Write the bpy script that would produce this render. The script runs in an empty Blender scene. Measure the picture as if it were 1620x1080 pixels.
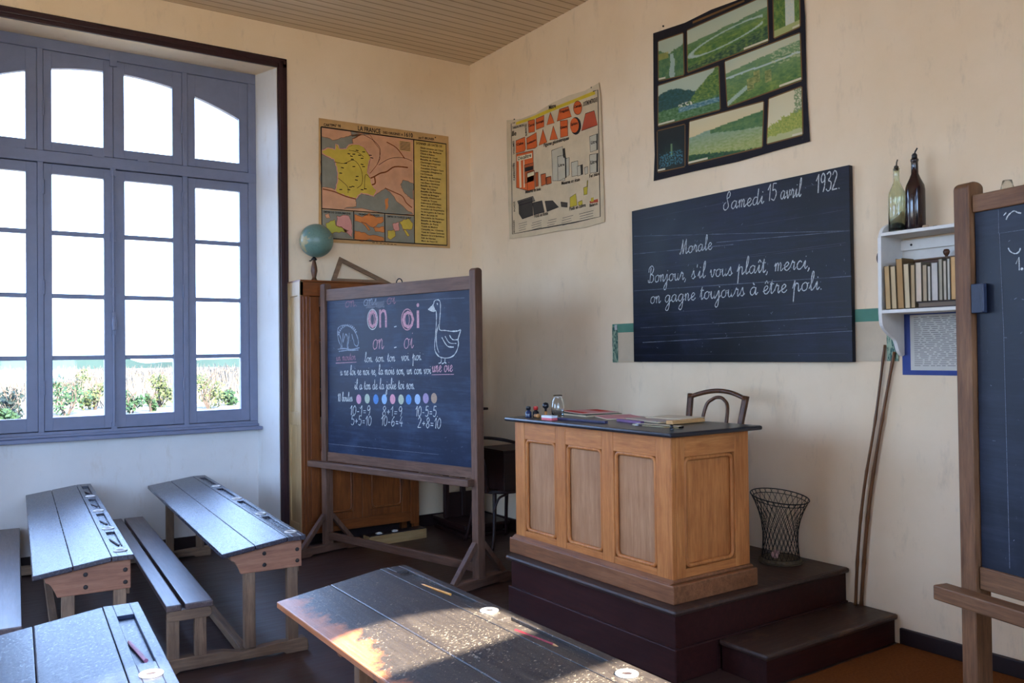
import bpy, bmesh, math, random
from mathutils import Vector, Matrix, noise
from mathutils.geometry import tessellate_polygon
scene = bpy.context.scene
COL = scene.collection
R = math.radians
rnd = random.Random(7)

# ------------------------------------------------------------------ camera
def set_camera():
    yaw, pit, rol = R(34.36), R(0.807), R(-0.70)
    fw = Vector((math.sin(yaw)*math.cos(pit), math.cos(yaw)*math.cos(pit), math.sin(pit)))
    r = Vector((math.cos(yaw), -math.sin(yaw), 0)); u = r.cross(fw)
    c, s = math.cos(rol), math.sin(rol)
    r, u = c*r + s*u, -s*r + c*u
    cd = bpy.data.cameras.new('camera'); co = bpy.data.objects.new('camera', cd); COL.objects.link(co)
    cd.sensor_width = 36; cd.sensor_fit = 'HORIZONTAL'; cd.lens = 1343/1620*36; cd.clip_start = .05; cd.clip_end = 2000
    m = Matrix((r, u, -fw)).transposed().to_4x4(); m.translation = Vector((-3.932, -6.365, 1.45))
    co.matrix_world = m
    scene.camera = co
set_camera()

# ------------------------------------------------------------------ exposure, world, sun, window portals
scene.view_settings.view_transform = 'Standard'
scene.view_settings.look = 'None'
scene.view_settings.gamma = 1
scene.view_settings.use_curve_mapping = False
scene.view_settings.exposure = 1.75
def set_world():
    w = bpy.data.worlds.new('sky'); scene.world = w; w.use_nodes = True
    nt = w.node_tree; nt.nodes.clear()
    out = nt.nodes.new('ShaderNodeOutputWorld'); bg = nt.nodes.new('ShaderNodeBackground')
    tc = nt.nodes.new('ShaderNodeTexCoord'); sp = nt.nodes.new('ShaderNodeSeparateXYZ'); cr = nt.nodes.new('ShaderNodeValToRGB')
    nt.links.new(tc.outputs['Generated'], sp.inputs[0]); nt.links.new(sp.outputs['Z'], cr.inputs[0])
    cr.color_ramp.elements[0].position = 0.0; cr.color_ramp.elements[0].color = (.46, .67, 1.0, 1)
    cr.color_ramp.elements[1].position = 0.75; cr.color_ramp.elements[1].color = (.27, .45, 1.0, 1)
    nt.links.new(cr.outputs[0], bg.inputs[0]); bg.inputs[1].default_value = 6.0
    nt.links.new(bg.outputs[0], out.inputs[0])
set_world()
def set_sun():
    l = bpy.data.lights.new('sun', 'SUN'); l.energy = 18.0; l.angle = R(0.55); l.color = (1.0, .9, .74)
    o = bpy.data.objects.new('sun', l); COL.objects.link(o)
    d = Vector((0.0, 1.0, -0.8)).normalized()          # the way the light travels: in through the back windows
    o.rotation_euler = d.to_track_quat('-Z', 'Y').to_euler(); o.location = (-3, -14, 12)
set_sun()
def portal(name, loc, size, direction):
    l = bpy.data.lights.new(name, 'AREA'); l.shape = 'RECTANGLE'; l.size, l.size_y = size; l.cycles.is_portal = True
    o = bpy.data.objects.new(name, l); COL.objects.link(o); o.location = loc
    o.rotation_euler = Vector(direction).to_track_quat('-Z', 'Z').to_euler()
portal('window_portal', (-2.83, .5, 2.3), (2.15, 2.8), (0, -1, 0))
portal('window_portal', (-6.03, .5, 2.3), (2.15, 2.8), (0, -1, 0))
portal('window_portal', (-2.98, -7.3, 2.25), (2.2, 2.7), (0, 1, 0))
portal('window_portal', (-6.12, -7.3, 2.25), (3.6, 2.7), (0, 1, 0))
for _y in (-3.35, -1.2): portal('window_portal', (-8.42, _y, 2.1), (1.9, 2.4), (1, 0, 0))

# ------------------------------------------------------------------ measured drawing data
MAP = {'sheet':((0.002,0.95),(1.181,0.962),(1.184,-0.008),(-0.007,-0.029)),'frame':((0.019,0.881),(1.155,0.892),(1.152,0.014),(0.018,0.002)),'vline':((0.84,0.89),(0.837,0.014)),'hline':((0.017,0.235),(0.837,0.246)),'i1':((0.289,0.239),(0.288,0.011)),'i2':((0.564,0.241),(0.564,0.011)),'main':((0.023,0.878),(0.838,0.89),(0.836,0.247),(0.019,0.236)),'france':((0.024,0.696),(0.079,0.722),(0.134,0.715),(0.139,0.76),(0.162,0.755),(0.172,0.725),(0.232,0.735),(0.251,0.767),(0.289,0.78),(0.339,0.786),(0.382,0.77),(0.418,0.732),(0.442,0.688),(0.427,0.639),(0.412,0.564),(0.44,0.52),(0.451,0.467),(0.495,0.424),(0.468,0.375),(0.422,0.384),(0.357,0.391),(0.309,0.34),(0.221,0.351),(0.131,0.389),(0.156,0.476),(0.147,0.58),(0.127,0.637),(0.079,0.651),(0.031,0.671)),'northlands':((0.289,0.78),(0.283,0.821),(0.362,0.865),(0.441,0.876),(0.477,0.82),(0.521,0.772),(0.527,0.691),(0.497,0.634),(0.438,0.56),(0.412,0.564),(0.442,0.688),(0.382,0.77)),'channel':((0.023,0.806),(0.114,0.788),(0.212,0.822),(0.283,0.854),(0.362,0.872),(0.283,0.821),(0.289,0.78),(0.232,0.735),(0.172,0.725),(0.139,0.76),(0.134,0.715),(0.079,0.722),(0.022,0.696)),'northsea':((0.269,0.88),(0.441,0.883),(0.362,0.865),(0.283,0.841)),'atlantic':((0.024,0.667),(0.079,0.648),(0.127,0.634),(0.147,0.578),(0.155,0.474),(0.131,0.395),(0.02,0.404)),'med':((0.309,0.336),(0.357,0.388),(0.421,0.381),(0.468,0.372),(0.509,0.406),(0.572,0.452),(0.621,0.416),(0.673,0.353),(0.748,0.305),(0.828,0.256),(0.206,0.251),(0.313,0.28)),'adriatic':((0.712,0.494),(0.736,0.537),(0.831,0.52),(0.832,0.381),(0.78,0.404),(0.735,0.448)),'corsica':((0.568,0.357),(0.598,0.373),(0.6,0.306),(0.574,0.263)),'alps':((0.44,0.52),(0.474,0.537),(0.526,0.569),(0.586,0.59),(0.661,0.639),(0.783,0.646)),'alps2':((0.451,0.467),(0.481,0.484),(0.474,0.537)),'pyr':((0.028,0.391),(0.124,0.379),(0.221,0.351),(0.309,0.337)),'apen':((0.569,0.452),(0.651,0.426),(0.727,0.399),(0.764,0.348),(0.818,0.311)),'rhine':((0.383,0.868),(0.47,0.833),(0.528,0.773),(0.52,0.69),(0.497,0.634)),'carp':((0.588,0.835),(0.678,0.798),(0.753,0.718)),'loire':((0.126,0.617),(0.21,0.614),(0.295,0.65),(0.359,0.578),(0.365,0.472),(0.321,0.427)),'seine':((0.253,0.725),(0.324,0.72),(0.381,0.687)),'garonne':((0.16,0.49),(0.236,0.432),(0.243,0.38)),'rhone':((0.437,0.519),(0.394,0.542),(0.386,0.42)),'danube':((0.512,0.635),(0.617,0.702),(0.738,0.723),(0.822,0.706)),'spots':((0.253,0.698),(0.274,0.681),(0.295,0.697),(0.324,0.734),(0.345,0.696),(0.367,0.672),(0.44,0.708),(0.281,0.655),(0.224,0.615),(0.196,0.579),(0.294,0.597),(0.366,0.625),(0.38,0.607),(0.181,0.532),(0.322,0.52),(0.315,0.493),(0.364,0.418),(0.393,0.428),(0.264,0.428),(0.286,0.437),(0.18,0.4),(0.25,0.407),(0.382,0.727),(0.454,0.689)),'i1_sea':((0.021,0.226),(0.286,0.232),(0.286,0.013),(0.02,0.005)),'i1_a':((0.053,0.121),(0.129,0.16),(0.138,0.108),(0.191,0.092),(0.247,0.077),(0.204,0.06),(0.121,0.054),(0.073,0.032),(0.059,0.063)),'i1_b':((0.143,0.187),(0.248,0.195),(0.275,0.118),(0.274,0.026),(0.218,0.061),(0.191,0.099),(0.142,0.108)),'i1_c':((0.047,0.192),(0.074,0.201),(0.088,0.163),(0.06,0.161)),'i2_sea':((0.294,0.231),(0.562,0.235),(0.56,0.014),(0.291,0.011)),'i2_a':((0.298,0.213),(0.552,0.213),(0.551,0.173),(0.462,0.119),(0.376,0.152),(0.297,0.16)),'i2_b':((0.462,0.119),(0.558,0.133),(0.558,0.085),(0.477,0.086)),'i2_c':((0.296,0.08),(0.375,0.072),(0.432,0.05),(0.55,0.044),(0.557,0.018),(0.293,0.014)),'i2_d':((0.354,0.157),(0.39,0.147),(0.433,0.097),(0.418,0.089)),'i3_sea':((0.57,0.234),(0.834,0.239),(0.833,0.015),(0.567,0.011)),'i3_a':((0.588,0.101),(0.655,0.113),(0.662,0.065),(0.617,0.028),(0.587,0.047)),'i3_b':((0.633,0.159),(0.694,0.177),(0.693,0.108),(0.647,0.098)),'i3_c':((0.701,0.184),(0.778,0.218),(0.824,0.18),(0.816,0.131),(0.731,0.125)),'i3_d':((0.731,0.118),(0.754,0.12),(0.792,0.074),(0.776,0.066)),'side':((0.845,0.888),(1.152,0.891),(1.149,0.016),(0.839,0.015)),'t1':((0.041,0.891),(0.185,0.9)),'t2':((0.333,0.897),(0.533,0.898)),'t3':((0.556,0.901),(0.74,0.907)),'t4':((0.752,0.904),(0.832,0.905)),'t5':((0.887,0.904),(1.037,0.908)),'t6':((0.863,0.854),(1.125,0.857)),'l0':((0.902,0.823),),'l1':((0.9,0.032),),'bt':((0.446,-0.006),(0.676,-0.01)),'i1_t':((0.033,0.204),(0.262,0.207)),'i2_t':((0.333,0.209),(0.515,0.213)),'i3_t':((0.589,0.212),(0.809,0.216)),'leg':((0.702,0.863),(0.816,0.865),(0.816,0.781),(0.701,0.778))}
CHART = {'sheet':((0.006,0.984),(0.211,0.947),(0.413,0.943),(0.627,0.971),(0.83,0.975),(1.022,0.961),(1.178,0.976),(1.194,0.881),(1.205,0.552),(1.215,0.201),(1.219,-0.02),(1.001,-0.032),(0.688,-0.017),(0.371,-0.015),(0.026,-0.0),(0.011,0.4),(0.003,0.809)),'border':((0.129,0.935),(0.075,0.941),(0.07,0.035),(0.48,0.029),(0.888,0.021),(1.176,0.023),(1.168,0.928),(1.114,0.931)),'yellow':((0.141,0.935),(0.369,0.928),(0.595,0.934),(0.868,0.931),(1.132,0.932),(1.14,0.904),(0.867,0.907),(0.605,0.907),(0.379,0.902),(0.141,0.913)),'o1':((0.312,0.906),(0.401,0.898),(0.399,0.801),(0.317,0.809)),'o2':((0.417,0.898),(0.525,0.901),(0.523,0.812),(0.419,0.812)),'o3':((0.605,0.904),(0.557,0.817),(0.655,0.811)),'o4':((0.718,0.898),(0.828,0.894),(0.865,0.809),(0.686,0.816)),'o5':((0.987,0.844),(0.984,0.829),(0.977,0.817),(0.966,0.808),(0.952,0.805),(0.937,0.806),(0.922,0.812),(0.908,0.822),(0.897,0.836),(0.89,0.852),(0.888,0.869),(0.891,0.884),(0.898,0.896),(0.91,0.904),(0.924,0.908),(0.939,0.907),(0.954,0.9),(0.968,0.89),(0.978,0.876),(0.985,0.86)),'o6':((0.138,0.786),(0.265,0.789),(0.274,0.691),(0.256,0.676),(0.136,0.684)),'o7':((0.287,0.774),(0.421,0.79),(0.429,0.679),(0.403,0.671),(0.29,0.682)),'o8':((0.507,0.796),(0.451,0.681),(0.558,0.684)),'o9':((0.64,0.792),(0.592,0.693),(0.695,0.679)),'o10':((0.726,0.809),(0.816,0.797),(0.819,0.677),(0.728,0.682)),'o11':((0.949,0.725),(0.946,0.708),(0.938,0.695),(0.926,0.686),(0.912,0.681),(0.896,0.682),(0.88,0.688),(0.865,0.699),(0.854,0.714),(0.847,0.731),(0.845,0.748),(0.847,0.765),(0.855,0.778),(0.867,0.788),(0.882,0.792),(0.898,0.791),(0.914,0.784),(0.928,0.773),(0.939,0.759),(0.946,0.742)),'o12':((1.027,0.792),(1.125,0.79),(1.159,0.679),(0.978,0.678)),'b1':((0.142,0.675),(0.374,0.658),(0.379,0.365),(0.301,0.352),(0.137,0.404)),'b2':((0.253,0.564),(0.379,0.56),(0.38,0.417),(0.257,0.419)),'b3':((0.288,0.496),(0.39,0.498),(0.392,0.35),(0.294,0.351)),'b4':((0.399,0.478),(0.438,0.476),(0.44,0.365),(0.401,0.364)),'b5':((0.474,0.449),(0.536,0.447),(0.541,0.363),(0.479,0.359)),'b6':((0.542,0.414),(0.605,0.413),(0.61,0.358),(0.547,0.357)),'d0':((0.975,0.715),(0.972,0.696),(0.962,0.68),(0.948,0.668),(0.93,0.663),(0.911,0.664),(0.891,0.672),(0.874,0.685),(0.86,0.703),(0.851,0.723),(0.848,0.744),(0.852,0.763),(0.861,0.78),(0.876,0.791),(0.894,0.796),(0.914,0.794),(0.933,0.787),(0.95,0.773),(0.964,0.756),(0.972,0.736)),'c1':((0.154,0.654),(0.363,0.641),(0.362,0.602),(0.153,0.614)),'c2':((0.262,0.543),(0.374,0.537),(0.373,0.506),(0.261,0.51)),'c3':((0.297,0.489),(0.386,0.491),(0.385,0.461),(0.296,0.46)),'s1':((0.176,0.612),(0.204,0.611),(0.211,0.394),(0.183,0.394)),'s2':((0.238,0.607),(0.254,0.606),(0.256,0.386),(0.24,0.386)),'g1':((0.615,0.608),(0.752,0.611),(0.777,0.348),(0.625,0.374)),'g2':((0.69,0.547),(0.781,0.541),(0.787,0.37),(0.692,0.36)),'g3':((0.79,0.511),(0.832,0.512),(0.829,0.381),(0.791,0.372)),'g4':((0.854,0.47),(0.932,0.468),(0.937,0.362),(0.86,0.363)),'g5':((0.925,0.428),(0.988,0.43),(0.99,0.358),(0.929,0.355)),'g6':((1.006,0.403),(1.044,0.405),(1.046,0.354),(1.013,0.352)),'g7':((1.07,0.616),(1.161,0.617),(1.159,0.503),(1.077,0.502)),'g8':((1.067,0.484),(1.162,0.477),(1.156,0.345),(1.068,0.35)),'h1':((0.752,0.593),(0.782,0.593),(0.792,0.517),(0.76,0.523)),'h2':((0.78,0.519),(0.796,0.519),(0.797,0.368),(0.783,0.365)),'h3':((1.147,0.616),(1.161,0.617),(1.159,0.503),(1.145,0.5)),'h4':((1.144,0.475),(1.162,0.477),(1.156,0.345),(1.141,0.342)),'h5':((0.963,0.429),(0.988,0.43),(0.99,0.358),(0.967,0.355)),'w0':((0.151,0.291),(0.366,0.296),(0.394,0.257),(0.173,0.254)),'w1':((0.169,0.281),(0.355,0.285),(0.363,0.148),(0.217,0.139),(0.172,0.188)),'w2':((0.361,0.245),(0.485,0.243),(0.515,0.152),(0.374,0.149)),'w3':((0.523,0.233),(0.622,0.221),(0.696,0.163),(0.547,0.15)),'w4':((0.723,0.196),(0.803,0.177),(0.802,0.147),(0.729,0.162)),'y1':((0.833,0.213),(0.902,0.231),(0.919,0.141),(0.832,0.14)),'y2':((0.929,0.164),(0.977,0.171),(0.98,0.138),(0.932,0.139)),'y3':((0.994,0.259),(1.041,0.263),(1.034,0.205),(0.996,0.205)),'y4':((1.036,0.302),(1.045,0.306),(1.04,0.26),(1.031,0.259)),'bal':((1.06,0.15),(1.152,0.153),(1.155,0.129),(1.064,0.134)),'bal2':((1.076,0.171),(1.107,0.172),(1.106,0.143),(1.075,0.144)),'T':(('Figures géométriques',((0.519,0.657),(0.833,0.646)),0.022),('Mesures en étain',((0.736,0.324),(0.955,0.316)),0.02),('Fer blanc',((1.064,0.319),(1.182,0.32)),0.02),('Mesures en bois',((0.266,0.335),(0.47,0.328)),0.02),('Poids en fonte',((0.385,0.124),(0.563,0.124)),0.022),('Poids en cuivre',((0.827,0.116),(1.019,0.118)),0.022),('Balance',((1.063,0.108),(1.151,0.111)),0.018),('Mètre',((0.591,0.927),(0.678,0.924)),0.026),('SYSTÈME MÉTRIQUE',((1.004,0.851),(1.161,0.848)),0.024),('CAPACITÉS',((0.124,0.467),(0.118,0.61)),0.02),('VOLUMES',((0.124,0.68),(0.117,0.791)),0.02),('POIDS',((0.121,0.214),(0.118,0.296)),0.018),('MONNAIES',((0.108,0.043),(0.108,0.144)),0.014),('SURFACES',((0.297,0.792),(0.294,0.89)),0.018),('Carré',((0.318,0.856),(0.396,0.851)),0.016),('Rectangle',((0.422,0.854),(0.519,0.851)),0.015),('Trapèze',((0.723,0.866),(0.837,0.86)),0.016),('Cercle',((0.898,0.863),(0.978,0.855)),0.017),('Cube',((0.151,0.74),(0.248,0.736)),0.018),('Parallélépipède',((0.295,0.72),(0.417,0.726)),0.013),('Cylindre',((0.731,0.746),(0.813,0.74)),0.016),('Sphère',((0.86,0.741),(0.937,0.736)),0.017),('Décalitre',((0.169,0.62),(0.351,0.614)),0.022),('Litre',((1.087,0.556),(1.153,0.553)),0.02),('Litre',((1.081,0.413),(1.15,0.411)),0.02),('Litre',((0.703,0.466),(0.775,0.462)),0.018),('IIe',((0.087,0.834),(0.15,0.828)),0.04),('TABLEAU MURAL',((0.093,0.89),(0.267,0.877)),0.016)),'fine':((0.147,0.105),(0.284,0.107),(0.328,0.087),(0.482,0.093),(0.545,0.078),(0.67,0.079),(0.721,0.072),(0.869,0.076),(0.927,0.074),(1.114,0.077))}
PIC = {'sheet':((0.019,0.972),(0.303,0.948),(0.522,0.956),(0.726,0.943),(0.93,0.942),(1.176,0.958),(1.189,0.684),(1.19,0.301),(1.206,0.006),(1.02,0.003),(0.707,-0.007),(0.358,0.0),(0.003,0.002),(0.016,0.173),(0.013,0.498)),'A':((0.067,0.901),(0.286,0.886),(0.288,0.624),(0.065,0.648)),'B':((0.324,0.891),(0.939,0.893),(0.942,0.632),(0.323,0.631)),'C':((0.984,0.897),(1.154,0.898),(1.155,0.647),(0.985,0.638)),'D':((0.061,0.613),(0.573,0.594),(0.579,0.334),(0.056,0.352)),'E':((0.625,0.607),(1.154,0.609),(1.16,0.352),(0.64,0.336)),'F':((0.047,0.319),(0.289,0.307),(0.284,0.047),(0.046,0.054)),'G':((0.332,0.314),(0.902,0.297),(0.887,0.044),(0.317,0.052)),'H':((0.942,0.302),(1.159,0.313),(1.16,0.054),(0.924,0.053)),'title':((0.37,0.934),(0.778,0.927),(0.778,0.915),(0.369,0.92))}
WB = {'board':((2.109,2.39),(3.754,2.401),(3.758,1.387),(2.119,1.382)),'date':((2.914,2.287),(3.213,2.282),(3.235,2.29),(3.3,2.289),(3.325,2.288),(3.463,2.282),(3.554,2.283),(3.709,2.286)),'mor':((2.552,2.061),(2.823,2.065)),'l1':((2.262,1.904),(3.519,1.888)),'l2':((2.279,1.766),(3.593,1.77)),'lines':((2.137,2.227),(3.757,2.058),(2.857,2.102),(3.757,2.058),(2.129,1.86),(3.758,1.825),(2.185,1.61),(3.76,1.62),(2.204,1.512),(3.759,1.544),(2.134,2.107),(2.987,2.075))}
EB = {'top':((-0.527,1.797),(-0.378,1.801),(-0.32,1.799),(-0.164,1.802),(-0.068,1.798),(0.027,1.798)),'on1':((-0.268,1.639),(-0.066,1.638)),'oi1':((0.091,1.626),(0.262,1.626)),'on2':((-0.223,1.491),(-0.1,1.493)),'oi2':((0.102,1.492),(0.203,1.493)),'dots':((0.009,1.64),(0.007,1.499)),'mouton':((-0.635,1.412),(-0.409,1.419)),'oie':((0.378,1.335),(0.568,1.34)),'l1':((-0.312,1.401),(0.016,1.407),(0.078,1.41),(0.286,1.415)),'l2':((-0.59,1.307),(0.368,1.324)),'l3':((-0.427,1.207),(0.214,1.222)),'dix':((-0.621,1.117),(-0.45,1.122)),'balls':((-0.379,1.139),(-0.285,1.145),(-0.191,1.144),(-0.101,1.146),(-0.014,1.149),(0.072,1.149),(0.148,1.151),(0.236,1.155),(0.316,1.163),(0.394,1.166)),'s1':((-0.484,1.023),(-0.253,1.029),(-0.13,1.03),(0.081,1.034),(0.211,1.041),(0.435,1.047)),'s2':((-0.472,0.952),(-0.243,0.958),(-0.142,0.963),(0.087,0.967),(0.231,0.968),(0.454,0.971)),'sheep':(((-0.577,1.519),(-0.607,1.567),(-0.613,1.638),(-0.58,1.664),(-0.511,1.667),(-0.45,1.645),(-0.401,1.602),(-0.377,1.547),(-0.39,1.516),(-0.422,1.529),(-0.431,1.564)),((-0.577,1.519),(-0.582,1.496)),((-0.601,1.614),(-0.576,1.566),(-0.564,1.503)),((-0.55,1.613),(-0.556,1.55),(-0.546,1.558),(-0.52,1.604),(-0.5,1.573),(-0.506,1.51),(-0.489,1.51)),((-0.48,1.611),(-0.488,1.557),(-0.501,1.502)),((-0.45,1.603),(-0.438,1.564)),((-0.615,1.496),(-0.539,1.5),(-0.452,1.494),(-0.366,1.504)),((-0.603,1.48),(-0.502,1.487),(-0.378,1.488))),'goose':(((0.348,1.744),(0.395,1.773),(0.41,1.798),(0.443,1.802),(0.462,1.784),(0.462,1.728),(0.454,1.658),(0.454,1.609),(0.504,1.603),(0.563,1.596),(0.621,1.597),(0.644,1.604),(0.634,1.576),(0.62,1.542),(0.624,1.515),(0.609,1.474),(0.576,1.44),(0.521,1.426),(0.451,1.434),(0.411,1.469),(0.406,1.519),(0.419,1.603),(0.425,1.687),(0.421,1.732),(0.395,1.73),(0.348,1.744)),((0.348,1.744),(0.405,1.736)),((0.395,1.77),(0.415,1.732)),((0.43,1.781),(0.438,1.775),(0.432,1.773)),((0.473,1.559),(0.522,1.503),(0.581,1.495)),((0.503,1.566),(0.542,1.523),(0.604,1.518)),((0.543,1.572),(0.572,1.543),(0.62,1.542)),((0.444,1.644),(0.423,1.575),(0.426,1.504),(0.445,1.462)),((0.465,1.431),(0.464,1.399),(0.44,1.392)),((0.501,1.426),(0.496,1.399),(0.47,1.389)),((0.496,1.399),(0.512,1.392))),'rule':((-0.649,1.83),(0.682,1.803),(-0.743,0.802),(0.431,0.803))}
RB = {'arc':((0.125,1.827),(0.134,1.834)),'roof':((0.133,1.814),(0.14,1.825),(0.157,1.835),(0.169,1.829),(0.18,1.825)),'smile':((0.138,1.733),(0.144,1.722),(0.159,1.714),(0.171,1.718),(0.176,1.728)),'one':((0.161,1.685),(0.171,1.703),(0.171,1.666)),'dot':((0.179,1.669),),'box':((0.2,1.778),(0.111,1.778),(0.118,1.504)),'v':((0.109,1.849),(0.109,1.778)),'two':((0.186,1.343),),'hinge':((0.048,1.639),(0.086,1.636),(0.081,1.552),(0.05,1.553)),'rail':((0.048,1.902),(0.203,1.9),(0.202,1.848),(0.047,1.851)),'post':((-0.002,1.932),(0.042,1.924),(0.079,1.917)),'ring':((-0.015,1.054),),'ledge':((-0.055,0.733),(0.177,0.723)),'brail':((0.031,0.807),(0.179,0.817))}
BUSHES = [(-1.7, 26, -0.72, 0.92, 1.39, 'C', 'dark ivy covered bush outside, seen through the leftmost window panes'), (0.31, 30, -0.72, 1.93, 1.82, 'B', 'big green bush outside, seen through the second column of panes from the left'), (1.72, 33, -0.72, 0.96, 1.29, 'A', 'small olive bush outside, at the right side of the second column of panes'), (2.41, 29, -0.72, 0.98, 1.1, 'B', 'low green bush outside, at the left side of the third column of panes'), (3.32, 30, -0.72, 0.41, 0.85, 'B', 'small green sapling outside, in the middle of the third column of panes'), (4.3, 33, -0.72, 1.11, 1.72, 'A', 'tall olive bush outside, at the right side of the third column of panes'), (5.59, 30, -0.72, 1.37, 1.77, 'A', 'large olive bush outside, seen through the rightmost panes'), (7.1, 32, -0.72, 0.73, 0.83, 'B', 'small pale green bush outside, at the right side of the rightmost panes'), (2.33, 44, -0.72, 1.48, 1.85, 'A', 'yellowish bush outside, behind the big green bush'), (-2.04, 24, -0.72, 0.58, 0.78, 'B', 'low green clump outside, at the foot of the ivy covered bush')]
# ------------------------------------------------------------------ helpers
def tag(o, label=None, cat=None, group=None, kind=None):
    if label: o['label'] = label
    if cat: o['category'] = cat
    if group: o['group'] = group
    if kind: o['kind'] = kind
    return o
def thing(name, label, cat, loc=(0, 0, 0), rz=0.0, group=None, kind=None):
    o = bpy.data.objects.new(name, None); COL.objects.link(o); o.empty_display_size = .1
    o.location = loc; o.rotation_euler = (0, 0, rz)
    return tag(o, label, cat, group, kind)
def copy_tree(o, parent=None):
    c = o.copy(); COL.objects.link(c)
    if parent is not None: c.parent = parent
    for ch in o.children: copy_tree(ch, c)
    return c
def smooth_pts(pts, n=6):
    pts = [Vector(p) for p in pts]
    if len(pts) < 3: return pts
    out = []
    for i in range(len(pts)-1):
        p0 = pts[max(i-1, 0)]; p1 = pts[i]; p2 = pts[i+1]; p3 = pts[min(i+2, len(pts)-1)]
        for k in range(n):
            t = k/n
            out.append(.5*((2*p1)+(p2-p0)*t+(2*p0-5*p1+4*p2-p3)*t*t+(3*p1-p0-3*p2+p3)*t**3))
    out.append(pts[-1]); return out
class MB:
    def __init__(s): s.v = []; s.f = []; s.m = []; s.keep = False
    def add(s, vs, fs, mi=0):
        b = len(s.v); s.v += [tuple(v) for v in vs]
        for f in fs: s.f.append([b+i for i in f]); s.m.append(mi)
        return s
    def box(s, x0, y0, z0, x1, y1, z1, mi=0):
        vs = [(x, y, z) for z in (z0, z1) for y in (y0, y1) for x in (x0, x1)]
        return s.add(vs, [(0, 2, 3, 1), (4, 5, 7, 6), (0, 1, 5, 4), (2, 6, 7, 3), (0, 4, 6, 2), (1, 3, 7, 5)], mi)
    def bar(s, p, q, w, h, side=(1, 0, 0), mi=0):          # a squared bar from p to q; w along `side`, h across both
        p, q = Vector(p), Vector(q); d = (q-p).normalized(); a = Vector(side); a = (a-d*a.dot(d)).normalized(); b = d.cross(a)
        vs = [c + a*w*.5*i + b*h*.5*j for c in (p, q) for j in (-1, 1) for i in (-1, 1)]
        return s.add(vs, [(0, 2, 3, 1), (4, 5, 7, 6), (0, 1, 5, 4), (2, 6, 7, 3), (0, 4, 6, 2), (1, 3, 7, 5)], mi)
    def prism(s, poly, axis, a, b, mi=0):                  # axis x: poly=(y,z); y: (x,z); z: (x,y)
        f = {'x': lambda p, c: (c, p[0], p[1]), 'y': lambda p, c: (p[0], c, p[1]), 'z': lambda p, c: (p[0], p[1], c)}[axis]
        n = len(poly); vs = [f(p, a) for p in poly] + [f(p, b) for p in poly]
        fs = [list(range(n))[::-1], list(range(n, 2*n))] + [(i, (i+1) % n, n+(i+1) % n, n+i) for i in range(n)]
        return s.add(vs, fs, mi)
    def tube(s, pts, r, n=8, mi=0, cap=True, closed=False):
        pts = [Vector(p) for p in pts]; k = len(pts); rs = r if isinstance(r, (list, tuple)) else [r]*k
        if len(rs) != k: rs = [rs[0] + (rs[-1]-rs[0])*i/(k-1) for i in range(k)]
        vs = []; fs = []; nrm = None
        for i in range(k):
            if closed: t = (pts[(i+1) % k]-pts[i-1]).normalized()
            else: t = (pts[min(i+1, k-1)]-pts[max(i-1, 0)]).normalized()
            if nrm is None: nrm = t.orthogonal().normalized()
            else:
                nrm = nrm - t*nrm.dot(t); nrm = nrm.normalized() if nrm.length > 1e-6 else t.orthogonal().normalized()
            bn = t.cross(nrm)
            vs += [pts[i] + (nrm*math.cos(2*math.pi*j/n) + bn*math.sin(2*math.pi*j/n))*rs[i] for j in range(n)]
        for i in range(k if closed else k-1):
            a = i*n; b = ((i+1) % k)*n
            fs += [(a+j, a+(j+1) % n, b+(j+1) % n, b+j) for j in range(n)]
        if cap and not closed: fs += [tuple(range(n))[::-1], tuple((k-1)*n+j for j in range(n))]
        return s.add(vs, fs, mi)
    def lathe(s, prof, c=(0, 0, 0), n=24, mi=0, axis='z'):
        vs = []; fs = []; k = len(prof); cx, cy, cz = c
        for r, z in prof:
            for j in range(n):
                t = 2*math.pi*j/n; a, b = max(r, 1e-4)*math.cos(t), max(r, 1e-4)*math.sin(t)
                vs.append({'z': (cx+a, cy+b, cz+z), 'x': (cx+z, cy+a, cz+b), 'y': (cx+a, cy+z, cz+b)}[axis])
        for i in range(k-1): fs += [(i*n+j, i*n+(j+1) % n, (i+1)*n+(j+1) % n, (i+1)*n+j) for j in range(n)]
        return s.add(vs, fs, mi)
    def poly(s, pts3, mi=0):                               # flat polygon, tessellated
        pts3 = [Vector(p) for p in pts3]
        return s.add(pts3, [tuple(t) for t in tessellate_polygon([pts3])], mi)
    def ribbon(s, pts3, w, nrm, mi=0, jit=0.0):
        pts = [Vector(p) for p in pts3]; nrm = Vector(nrm); k = len(pts); vs = []
        for i in range(k):
            t = pts[min(i+1, k-1)]-pts[max(i-1, 0)]; a = nrm.cross(t)
            a = a.normalized() if a.length > 1e-9 else Vector((0, 0, 1))
            ww = w*.5*(1+jit*(rnd.random()-.5)*2); vs += [pts[i]-a*ww, pts[i]+a*ww]
        return s.add(vs, [(2*i, 2*i+1, 2*i+3, 2*i+2) for i in range(k-1)], mi)
    def build(s, name, mats, parent=None, smooth=False, bevel=0.0, loc=None, recalc=True):
        me = bpy.data.meshes.new(name); me.from_pydata(s.v, [], s.f)
        for m in (mats if isinstance(mats, (list, tuple)) else [mats]): me.materials.append(m)
        me.polygons.foreach_set('material_index', s.m)
        if recalc:
            bm = bmesh.new(); bm.from_mesh(me); bmesh.ops.recalc_face_normals(bm, faces=bm.faces); bm.to_mesh(me); bm.free()
        if smooth: me.polygons.foreach_set('use_smooth', [True]*len(me.polygons))
        o = bpy.data.objects.new(name, me); COL.objects.link(o)
        if parent is not None: o.parent = parent
        if loc: o.location = loc
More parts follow.
